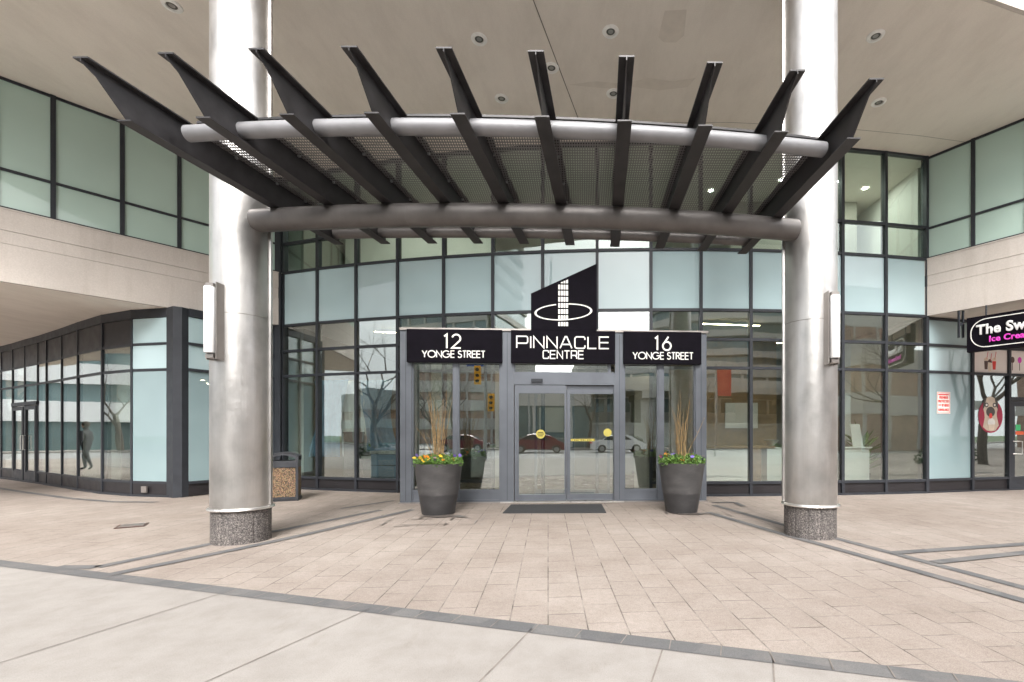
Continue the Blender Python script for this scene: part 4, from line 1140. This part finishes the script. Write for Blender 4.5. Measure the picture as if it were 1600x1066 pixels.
hood.extr([(x,-.26,z) for x, z in top_o+top_i], (0,.52,0)); hood.build('hood', 'bin', tb)
tag(MB().prism([(-1.33,7.80),(.40,7.84),(.36,8.78),(-1.33,8.72)], .002, .016).build('door_mat', 'mat'), 'black ribbed rubber mat lying in front of the sliding doors', 'door mat')
dm = thing('drain_cover', 'small rusty square drain cover set in the paving at the left', 'drain', (-6.49, 6.73, .003), .6)
MB().box(-.16,-.16,0,.16,.16,.008).build('plate', 'choc', dm)
rm = MB()
for i in range(5): rm.box(-.13, -.11+i*.052, .008, .13, -.085+i*.052, .012)
rm.build('bars', 'satin', dm)

# ------------------------------------------------------------------ things inside the lobby
def curtain(name, label, x, y, w, z0, z1, mat, ang=0, folds=9, gather=.35, amp=.05, sweep=0):
    t = MB(); nx, nz_ = 70, 16; pts = []
    for j in range(nz_+1):
        f = j/nz_; g = 1-gather*math.sin(math.pi*min(1, f*1.0))**1.2; off = sweep*(1-f)**1.4
        for i in range(nx+1):
            u = i/nx-.5; pts.append((u*w*g+off, amp*math.sin(u*folds*6.283+math.sin(f*3)*.6), z0+(z1-z0)*f))
    fs = [(j*(nx+1)+i, j*(nx+1)+i+1, (j+1)*(nx+1)+i+1, (j+1)*(nx+1)+i) for j in range(nz_) for i in range(nx)]
    o = t.add(pts, fs).build(name, mat, loc=(x, y, 0), rz=ang, smooth=True)
    s = o.modifiers.new('thick', 'SOLIDIFY'); s.thickness = .006
    return tag(o, label, 'curtain')
curtain('curtain', 'blue satin drape tied back behind the leftmost lobby window', -6.45, 12.0, 1.0, .75, 2.72, 'drape', R_(-12), 6, .3, .06, -.25)
curtain('curtain', 'white drape hanging beside the blue one in the lobby window', -6.05, 12.15, .9, .75, 2.72, 'drapew', R_(-12), 5, .2, .05, .25)
curtain('curtain', 'blue grey satin drape in the second lobby window from the left', -5.35, 12.0, 1.1, .5, 2.72, 'drape', R_(-12), 7, .35, .06, .35)
ci = thing('cabinet_divider', 'dark narrow cabinet standing inside between the two left lobby windows', 'cabinet', (-5.75, 11.75, 0))
MB().box(-.18,-.15,.012,.18,.15,1.35).build('body', 'idark', ci); MB().box(-.20,-.17,1.35,.20,.17,1.39).build('top', 'frame', ci)
bx = thing('planter_box', 'blue grey panelled planter box behind the third lobby window', 'planter', (-4.62, 11.35, 0), R_(-11))
MB().box(-.42,-.22,.012,.42,.22,.86).build('box', 'bluegrey', bx)
for z in (.30, .58): MB().box(-.425,-.228,z,.425,-.22,z+.012).build('groove', 'frame', bx)
MB().box(-.44,-.24,.86,.44,.24,.93).build('rim', 'collar', bx)
ib = thing('waste_bin', 'dark waste bin standing inside behind the third lobby window', 'waste bin', (-5.15, 11.45, 0), R_(-11))
MB().prism([(-.15,-.15),(.15,-.15),(.15,.15),(-.15,.15)], .012, .72).build('body', 'bin', ib); MB().box(-.18,-.17,.74,.18,.17,.80).build('lid', 'collar', ib); MB().box(-.19,-.18,.83,.19,.18,.90).build('hood', 'bin', ib)
MB().box(-.14,-.13,.72,.14,.13,.83).build('slot', 'idark', ib)
dk = thing('reception_desk', 'pale reception desk with wood top behind the first window right of the doors', 'desk', (3.35, 11.1, 0), R_(3))
MB().box(-.55,-.3,.012,.55,.3,1.0).build('front', 'poster', dk); MB().box(-.6,-.34,1.0,1.1,.34,1.06).build('top', 'wood', dk)
pd = thing('pedestal', 'tall white pedestal with a silver bowl behind the window beside the right column', 'pedestal', (4.45, 11.0, 0))
MB().box(-.17,-.17,.012,.17,.17,1.02).build('stand', 'iwhite', pd); MB().lathe([(.04,1.02),(.05,1.06),(.15,1.16),(.17,1.2)], n=24, cap=False).build('bowl', 'collar', pd, smooth=True)
ct = thing('display_counter', 'white display counter with papers on it behind the right lobby window', 'counter', (6.35, 11.3, 0), R_(9))
MB().box(-.5,-.25,.012,.45,.25,1.0).build('front', 'iwhite', ct); MB().box(-.54,-.28,1.0,.5,.28,1.03).build('top', 'white', ct)
bk_ = thing('leaning_board', 'white board leaning on the display counter', 'board', (6.6, 11.3, 1.03), R_(9))
MB().extr([(-.14,-.1,0),(.14,-.1,0),(.20,.1,.55),(-.06,.1,.55)], (0,.02,0)).build('panel', 'iwhite', bk_)
tag(MB().box(-.16,-.12,0,.12,.12,.16).build('paper_stack', 'frame', loc=(6.15,11.28,1.03)), 'dark folded papers on the display counter', 'papers')
def potplant(label, x, y, seed, H=1.5):
    rnd = random.Random(seed); t = thing('potted_plant', label, 'plant', (x, y, .012))
    MB().lathe([(.13,0),(.19,.35),(.17,.35),(.16,.31)], n=24).build('pot', 'idark', t); l = MB()
    for k in range(70):
        w = rnd.uniform(0,6.283); e = rnd.uniform(.2,1.3); Ln = rnd.uniform(.3,.75); b = Vector((0,0,rnd.uniform(.35,H*.6))); d = Vector((math.cos(w)*math.cos(e), math.sin(w)*math.cos(e), math.sin(e)))
        tip = b+d*Ln; side = d.cross(Vector((0,0,1))).normalized()*.05; mid = b+d*Ln*.55+Vector((0,0,.04)); l.add([b, mid+side, tip, mid-side], [(0,1,2,3)])
    l.build('leaves', 'leaf', t); MB().tube([(0,0,.3),(0,0,H*.6)], .02, 6).build('stem', 'bark', t); return t
potplant('leafy potted plant inside the window beside the right column', 5.15, 11.6, 1)
potplant('leafy potted plant behind the window next to the frosted right bay', 7.0, 11.7, 2, 1.7)
potplant('leafy potted plant between the drapes in the left lobby', -5.55, 12.4, 3, 1.6)
# ------------------------------------------------------------------ the street behind the viewer (seen in the glass and steel)
def tree(label, x, y, H, seed, spread=.5, depth=6, group='bare street trees across the plaza'):
    rnd = random.Random(seed); t = thing('street_tree', label, 'tree', (x, y, 0), 0, group)
    trunk, br = MB(), MB()
    def grow(p, d, L, r, lv):
        m = 3; pts = [p]; rs = [r]; q = p.copy(); dd = d.copy()
        for i in range(m):
            dd = (dd+Vector((rnd.gauss(0,.13), rnd.gauss(0,.13), rnd.gauss(0,.05)+.03))).normalized(); q = q+dd*L/m; pts.append(q.copy()); rs.append(r*(1-.32*(i+1)/m))
        (trunk if lv == 0 else br).tube(pts, rs, 8 if lv < 2 else 5 if lv < 4 else 3, cap=False)
        if lv >= depth: return
        k = 3 if lv in (0, 1) else rnd.choice((2, 3))
        for i in range(k):
            w = rnd.uniform(0,6.283); ax = dd.orthogonal().normalized(); sd = (ax*math.cos(w)+dd.cross(ax)*math.sin(w)); a = rnd.uniform(.35,.85)*(spread/.5)
            nd = (dd*math.cos(a)+sd*math.sin(a)).normalized(); nd.z = max(nd.z, -.05)
            grow(q if i < 2 else pts[2], nd, L*rnd.uniform(.62,.82), rs[-1]*rnd.uniform(.6,.78), lv+1)
    grow(Vector((0,0,-.02)), Vector((0,0,1)), H*.30, H*.022, 0)
    trunk.build('trunk', 'bark', t, smooth=True); br.build('crown', 'bark', t); return t
T = [('bare tree standing left of the plaza, its forked crown mirrored in the third lobby window', -15.5, 1.6, 8.5, 4),
     ('bare tree mirrored in the shop window with the dog decal', 21, 5.6, 9, 12), ('bare tree mirrored beside the hanging ice cream sign', 19, 1.2, 8, 15),
     ('bare tree on the far pavement, right of the maroon car', 4.5, -29, 9, 18), ('bare tree on the far pavement, left of the traffic signal', -9, -29.5, 9, 21),
     ('bare tree on the far pavement beside the glass tower', -22, -30, 10, 24), ('bare tree on the far pavement in front of the viaduct', 16, -30, 10, 27), ('bare slim tree near the signal post', -6.2, -7.6, 6.5, 30),
     ('bare tree mirrored in the long left shop front', -31.5, 6, 9, 33), ('bare tree at the far left of the street', -42, -22, 10, 36)]
for lb, x, y, H, sd in T: tree(lb, x, y, H, sd)
T2 = [('bare tree on the west pavement near the bike rack', -32, 26, 9, 41), ('bare tree beyond the west street, nearer the viewer', -52, 8, 10, 44), ('bare tree beyond the west street, further along', -52.5, 30, 10, 47)]
for lb, x, y, H, sd in T2: tree(lb, x, y, H, sd)
# shrubs
def shrub(label, x, y, r, h, seed):
    rnd = random.Random(seed); t = thing('evergreen_shrub', label, 'shrub', (x, y, 0), 0, 'evergreen shrubs across the road'); m = MB()
    for _ in range(900):
        d = Vector((rnd.gauss(0,1), rnd.gauss(0,1), abs(rnd.gauss(0,1)))).normalized()*rnd.uniform(.6,1); c = Vector((d.x*r, d.y*r, .05+d.z*h))
        a = Vector((rnd.gauss(0,1), rnd.gauss(0,1), rnd.gauss(0,1))).normalized()*.09; b = a.orthogonal().normalized()*.05; m.add([c-a, c-b, c+a, c+b], [(0,1,2,3)])
    m.build('leaves', 'ever', t); MB().tube([(0,0,0),(0,0,h*.5)], .05, 6).build('stem', 'bark', t)
for i, (x, y, r, h, lb) in enumerate(((19.5,4.2,1.4,1.1,'low evergreen shrub right of the plaza near the kerb'), (23.5,2.5,1.8,1.2,'low evergreen shrub at the far right of the kerb'), (9,-30.3,1.8,1.3,'evergreen shrub across the road behind the white car'), (-3,-30.3,1.6,1.2,'evergreen shrub across the road behind the maroon car'), (-18.5,-1,1.3,.8,'low evergreen shrub beside the left tree'))):
    shrub(lb, x, y, r, h, 50+i)
# buildings
def tower(label, x0, y0, x1, y1, H, mat='bglass', slab='bpale', fh=3.6, dep=.7, curved=False, nm='apartment_tower', z0=0):
    bh = .9 if nm != 'apartment_tower' else .55
    t = thing(nm, label, 'building', ((x0+x1)/2, (y0+y1)/2, 0))
    cx, cy = (x0+x1)/2, (y0+y1)/2; hx, hy = abs(x1-x0)/2, abs(y1-y0)/2
    def plan(g):
        if not curved: return [(-hx-g,-hy-g),(hx+g,-hy-g),(hx+g,hy+g),(-hx-g,hy+g)]
        return [((hx+g)*math.cos(w)*abs(math.cos(w))**-.35 if abs(math.cos(w)) > 1e-3 else 0, (hy+g)*math.sin(w)) for w in [2*math.pi*i/32+.02 for i in range(32)]]
    MB().prism(plan(0), -.16, H).build('glass_wall', mat, t)
    n = int(H/fh)
    for i in range(1, n+1): MB().prism(plan(dep), i*fh-bh, i*fh+bh if i < n else H+1.2).build('balcony', slab, t)
    if not curved:
        for k in range(int(2*hx/4)+1):
            x = -hx+k*4; MB().box(x-.18, hy, 0, x+.18, hy+dep*.7, H).build('pier', slab, t)
    return t
tower('dark glass tower with pale bands, at the left across the road', -66, -78, -33, -50, 58, 'bglass', 'bpale', 3.5, .35)
tower('low pale block beyond the west street corner', -92, -62, -70, -44, 9, 'brick', 'bpale', 3.6, .3, nm='office_block')
tower('round fronted tower with stacked pale balconies, across the viaduct', 14, -88, 66, -58, 62, 'bglass', 'bpale', 3.1, 1.1, True)
tower('reddish brick block at the right across the road', 46, -52, 72, -36, 22, 'brick', 'bpale', 4.5, .1, nm='brick_block')
tower('low brick warehouse at the right end of the plaza street', 30, -30, 52, -12, 8, 'brick', 'deck', 4.0, .1, nm='brick_warehouse')
gt = thing('spired_tower', 'stepped green roofed tower with two thin masts far down the street', 'building', (-38, -150, 0))
for w, z0, z1, mt in ((14,-.16,34,'bglass'), (11,34,40,'bteal'), (7,40,45,'bteal')): MB().prism([(-w,-w),(w,-w),(w,w),(-w,w)], z0, z1).build('wall', mt, gt)
MB().add([(-7,-7,45),(7,-7,45),(7,7,45),(-7,7,45),(0,0,52)], [(0,1,4),(1,2,4),(2,3,4),(3,0,4),(3,2,1,0)]).build('roof', 'bteal', gt)
for x, h in ((0, 66), (-9, 58)): MB().tube([(x,0,40),(x,0,h)], .35, 8).build('mast', 'galv', gt)
tower('pale block with long white floor bands beyond the west street', -84, -6, -56, 30, 26, 'bglass', 'carw', 3.4, .5, nm='office_block')
tower('pale stone block with punched bays further along the west street', -92, 34, -58, 78, 20, 'brick', 'bpale', 4.2, .3, nm='office_block')
tower('brick and glass block behind the trees at the east side', 58, -8, 90, 30, 18, 'brick', 'bpale', 4.2, .2, nm='brick_block')
tower('long low pale shop row across the road, left of the spired tower', -27, -36, -20.5, -31.5, 5, 'brick', 'bpale', 5, .2, nm='low_building')
tower('low stone pavilion with glass front across the road, behind the maroon car', -5, -40, 5, -33, 5.5, 'bglass', 'bpale', 5.4, .3, nm='low_building')
tower('pale low block under and behind the elevated road', 6, -66, 60, -54, 12, 'bglass', 'bpale', 4, .3, nm='low_building')
tower('mid rise brown and glass block down the street, behind the traffic signal', -24, -76, -1, -60, 12.5, 'brick', 'deck', 3.1, .25, nm='brick_block')
# viaduct
vd = thing('elevated_road', 'long pale concrete elevated road on piers across the street', 'viaduct', (30, -46, 0))
MB().box(-34,-5,7.0,90,5,7.9).build('deck', 'deck', vd)
MB().box(-34,4.75,7.9,90,5.0,8.9).build('parapet', 'bpale', vd); MB().box(-34,-5,7.9,90,-4.75,8.9).build('parapet', 'bpale', vd)
for i in range(9):
    x = -30+i*14; MB().box(x-.9,-3.6,-.16,x+.9,3.6,6.2).build('pier', 'deck', vd); MB().box(x-1.0,-4.9,6.2,x+1.0,4.9,7.0).build('pier_cap', 'deck', vd)
ab = thing('retaining_wall', 'stepped concrete retaining wall under the elevated road', 'wall', (22, -40, 0)); MB().box(-20,-.4,-.16,44,.4,2.6).build('wall', 'deck', ab); MB().box(-20,-.5,2.6,44,.5,2.85).build('coping', 'bpale', ab)
bn = thing('red_banner', 'red banner on a pole beside the street', 'banner', (9.3, -8.1, 0))
MB().tube([(0,0,0),(0,0,5.6)], .07, 12).build('pole', 'galv', bn); MB().box(.08,-.01,3.7,.95,.01,5.35).build('cloth', 'red', bn); MB().tube([(0,0,5.4),(1.0,0,5.4)], .02, 6).build('arm', 'galv', bn)
# traffic signal with its street name plate
ts = thing('traffic_signal', 'yellow traffic signal with blue street plate on a pole, mirrored in left side glass', 'traffic signal', (-3.55, -6.9, 0), R_(4))
MB().tube([(0,0,0),(0,0,5.4)], [.10,.075], 14).build('pole', 'galv', ts, smooth=True)
for x, z in ((-.42, 4.0), (.30, 2.55)):
    h = MB().box(x-.17,-.13,z,x+.17,.13,z+.98).build('signal_head', 'sigyel', ts, bevel=.02)
    for i in range(3):
        MB().tube([(x,.13,z+.19+i*.30),(x,.15,z+.19+i*.30)], .10, 18).build('lens', 'idark', h)
        MB().extr([(x-.12,.131,z+.22+i*.30),(x-.08,.131,z+.31+i*.30),(x+.08,.131,z+.31+i*.30),(x+.12,.131,z+.22+i*.30),(x,.131,z+.27+i*.30)], (0,.16,0)).build('visor', 'sigyel', h)
    MB().box(min(x,0), -.03, z+.45, max(x,0), .03, z+.51).build('bracket', 'galv', ts)
bl = MB().box(-1.0,-.01,4.95,-.1,.01,5.2).build('street_plate', 'blue', ts)
for i, (x, y, lb) in enumerate(((11.5,-7.9,'tall street lamp at the kerb right of the red banner'), (-12,-7.9,'tall street lamp at the kerb left of the traffic signal'), (-1.5,-27.6,'tall street lamp across the road behind the maroon car'), (20,-27.6,'tall street lamp across the road in front of the elevated road'))):
    t = thing('street_lamp', lb, 'street lamp', (x, y, 0), R_(90 if y > -20 else -90), 'street lamps along the road')
    MB().tube([(0,0,0),(0,0,6.5),(.15,0,7.3),(.6,0,7.7),(1.6,0,7.9)], [.10,.08,.06,.05,.045], 12).build('pole', 'galv', t, smooth=True)
    MB().box(1.4,-.14,7.84,2.1,.14,7.96).build('lamp_head', 'galv', t, bevel=.02); MB().box(-.16,-.16,0,.16,.16,.35).build('base', 'idark', t)
# cars
def car(label, x, y, rz, paint, L=4.6, Wd=1.8):
    t = thing('car', label, 'car', (x, y, -.13), rz)
    side = [(-L/2,.35),(-L/2+.05,.78),(-L/2+.25,.95),(-L/2+.85,1.02),(-L/2+1.35,1.42),(-L/2+1.9,1.52),(.55,1.50),(1.05,1.34),(1.55,1.0),(L/2-.35,.86),(L/2-.03,.65),(L/2,.35),(L/2-.15,.22)]
    arches = []
    for cx in (L/2-.85, -L/2+.85):
        arches += [(cx+.37*math.cos(a), .30+.37*math.sin(a)) for a in [R_(q) for q in range(0, 181, 20)]]
    poly = side+arches+[(-L/2+.15,.22)]
    m = MB(); ys = (-Wd/2, -Wd/2+.10, Wd/2-.10, Wd/2); o = 0
    for k, yy in enumerate(ys):
        for px, pz in poly: m.v.append((px*(.985 if k in (0, 3) else 1), yy, pz if k in (1, 2) or pz < .95 else .95+(pz-.95)*.93))
    n = len(poly)
    for k in range(3):
        for i in range(n): m.f.append((k*n+i, k*n+(i+1)%n, (k+1)*n+(i+1)%n, (k+1)*n+i))
    m.f.append(tuple(range(n-1,-1,-1))); m.f.append(tuple(3*n+i for i in range(n)))
    m.build('body', paint, t)
    for s in (-1, 1):
        y0 = s*(Wd/2+.004)
        for w in ([(-1.35,1.05),(-1.0,1.36),(-.25,1.40),(-.25,1.03)], [(-.18,1.03),(-.18,1.40),(.5,1.38),(1.05,1.02)]):
            MB().extr([(a,y0,b) for a, b in w], (0,.006*-s,0)).build('side_window', 'cargl', t)
        for cx in (L/2-.85, -L/2+.85):
            w = MB().tube([(cx,s*(Wd/2-.22),.31),(cx,s*(Wd/2-.01),.31)], .31, 24).build('wheel', 'rubber', t); MB().tube([(cx,s*(Wd/2-.02),.31),(cx,s*(Wd/2+.003),.31)], .20, 20).build('rim', 'galv', w)
        MB().box(-L/2-.01, s*.72-.14, .72, -L/2+.08, s*.72+.14, .86).build('tail_light', 'signr', t); MB().box(L/2-.10, s*.70-.14, .60, L/2+.012, s*.70+.14, .72).build('headlight', 'acryl', t)
    MB().extr([(1.06,-.72,1.345),(1.06,.72,1.345),(1.52,.78,1.03),(1.52,-.78,1.03)], (.012,0,.012)).build('windscreen', 'cargl', t)
    MB().extr([(-L/2+1.33,-.72,1.41),(-L/2+1.33,.72,1.41),(-L/2+.88,.78,1.04),(-L/2+.88,-.78,1.04)], (-.012,0,.012)).build('rear_window', 'cargl', t)
    return t
car('white car on the road, mirrored in the right sliding door', 6.0, -20.4, R_(3), 'carw')
car('maroon car on the road, mirrored in the left sliding door', -.6, -20.6, R_(3), 'carr')
car('maroon car further left, mirrored at the edge of the left sliding door', -7.4, -24.8, R_(2), 'carr')
car('white car parked on the west street', -40, 14, R_(88), 'carw')
car('maroon car parked further along the west street', -44.5, 27, R_(91), 'carr')
# pedestrian mirrored in the long left shop front
def person(label, x, y, rz):
    t = thing('person', label, 'person', (x, y, 0), rz)
    V_ = [((0,0,.98),.15),((0,0,1.18),.155),((0,.01,1.38),.165),((0,.01,1.50),.07),((0,-.01,1.58),.07),((0,-.01,1.68),.095),((0,-.01,1.76),.07),
          ((.19,.0,1.42),.065),((.27,.03,1.15),.048),((.20,-.16,.98),.036),((.16,-.24,1.0),.03),((-.19,0,1.42),.065),((-.27,.05,1.15),.048),((-.26,-.05,.92),.036),((-.25,-.09,.84),.03),
          ((.10,0,.92),.105),((.12,-.14,.50),.07),((.12,-.10,.09),.045),((.12,-.24,.04),.035),((-.10,0,.92),.105),((-.12,.10,.50),.07),((-.12,.26,.12),.045),((-.12,.14,.04),.035)]
    E = [(0,1),(1,2),(2,3),(3,4),(4,5),(5,6),(2,7),(7,8),(8,9),(9,10),(2,11),(11,12),(12,13),(13,14),(0,15),(15,16),(16,17),(17,18),(0,19),(19,20),(20,21),(21,22)]
    me = bpy.data.meshes.new('body'); me.from_pydata([v for v, _ in V_], E, []); ob = bpy.data.objects.new('body', me); COL.objects.link(ob)
    sk = ob.modifiers.new('skin', 'SKIN'); 
    for i, (_, r) in enumerate(V_): me.skin_vertices[0].data[i].radius = (r, r*.8 if i < 3 else r) if False else (r, r)
    me.skin_vertices[0].data[0].use_root = True
    ss = ob.modifiers.new('sub', 'SUBSURF'); ss.levels = 2; ss.render_levels = 2
    me.materials.append(M['cloth']); ob.parent = t
    f = MB().lathe([(.001,1.555),(.05,1.57),(.080,1.62),(.088,1.69),(.075,1.76),(.001,1.80)], (0,-.028), 20, False).build('face', 'skin', t, smooth=True)
    MB().lathe([(.085,1.64),(.105,1.70),(.095,1.77),(.06,1.815),(.001,1.825)], (0,.002), 20, False).build('hair', 'hair', t, smooth=True)
    for s in (-1, 1):
        MB().lathe([(.001,1.682),(.010,1.69),(.001,1.698)], (s*.032,-.113), 8, False).build('eye', 'idark', t)
    MB().extr([(-.012,-.108,1.65),(.012,-.108,1.65),(0,-.108,1.69)], (0,-.022,0)).build('nose', 'skin', t)
    hd = MB(); hx, hy, hz = .16, -.27, 1.0
    for q in range(5):
        lx = hx-.032+q*.016; ln = (.055,.075,.08,.075,.058)[q]; hd.tube([(lx,hy,hz),(lx,hy-ln*.6,hz-.01),(lx,hy-ln,hz-.03)], [.009,.008,.006], 6)
    hd.box(hx-.04,hy-.01,hz-.012,hx+.04,hy+.07,hz+.012); hd.build('hand', 'skin', t)
    hd = MB(); hx, hy, hz = -.25, -.10, .80
    for q in range(5):
        ly = hy-.032+q*.016; ln = (.055,.075,.08,.075,.058)[q]; hd.tube([(hx,ly,hz),(hx+.01,ly,hz-ln*.6),(hx+.025,ly,hz-ln)], [.009,.008,.006], 6)
    hd.box(hx-.012,hy-.04,hz-.01,hx+.012,hy+.04,hz+.07); hd.build('hand', 'skin', t)
    return t
PERS = (-21.0, 13.1)
person('person in black clothes walking on the pavement, mirrored in the long left shop front', *PERS, R_(200))
rk = thing('bike_rack', 'steel hoop bicycle rack on the far side of the pavement', 'bike rack', (-31.5, 22, 0), 1.4)
for i in range(3): MB().tube([(i*.6,0,0),(i*.6,0,.65),(i*.6+.1,0,.78),(i*.6+.3,0,.78),(i*.6+.4,0,.65),(i*.6+.4,0,0)], .025, 8).build('hoop', 'galv', rk)
rl = thing('street_railing', 'thin steel railing along the far pavement', 'railing', (-30, -27.6, 0))
MB().box(-12,-.02,.95,40,.02,1.0).build('top_rail', 'galv', rl); pm = MB()
for i in range(53): pm.box(-12+i-.02,-.02,0,-12+i+.02,.02,.95)
pm.build('balusters', 'galv', rl)
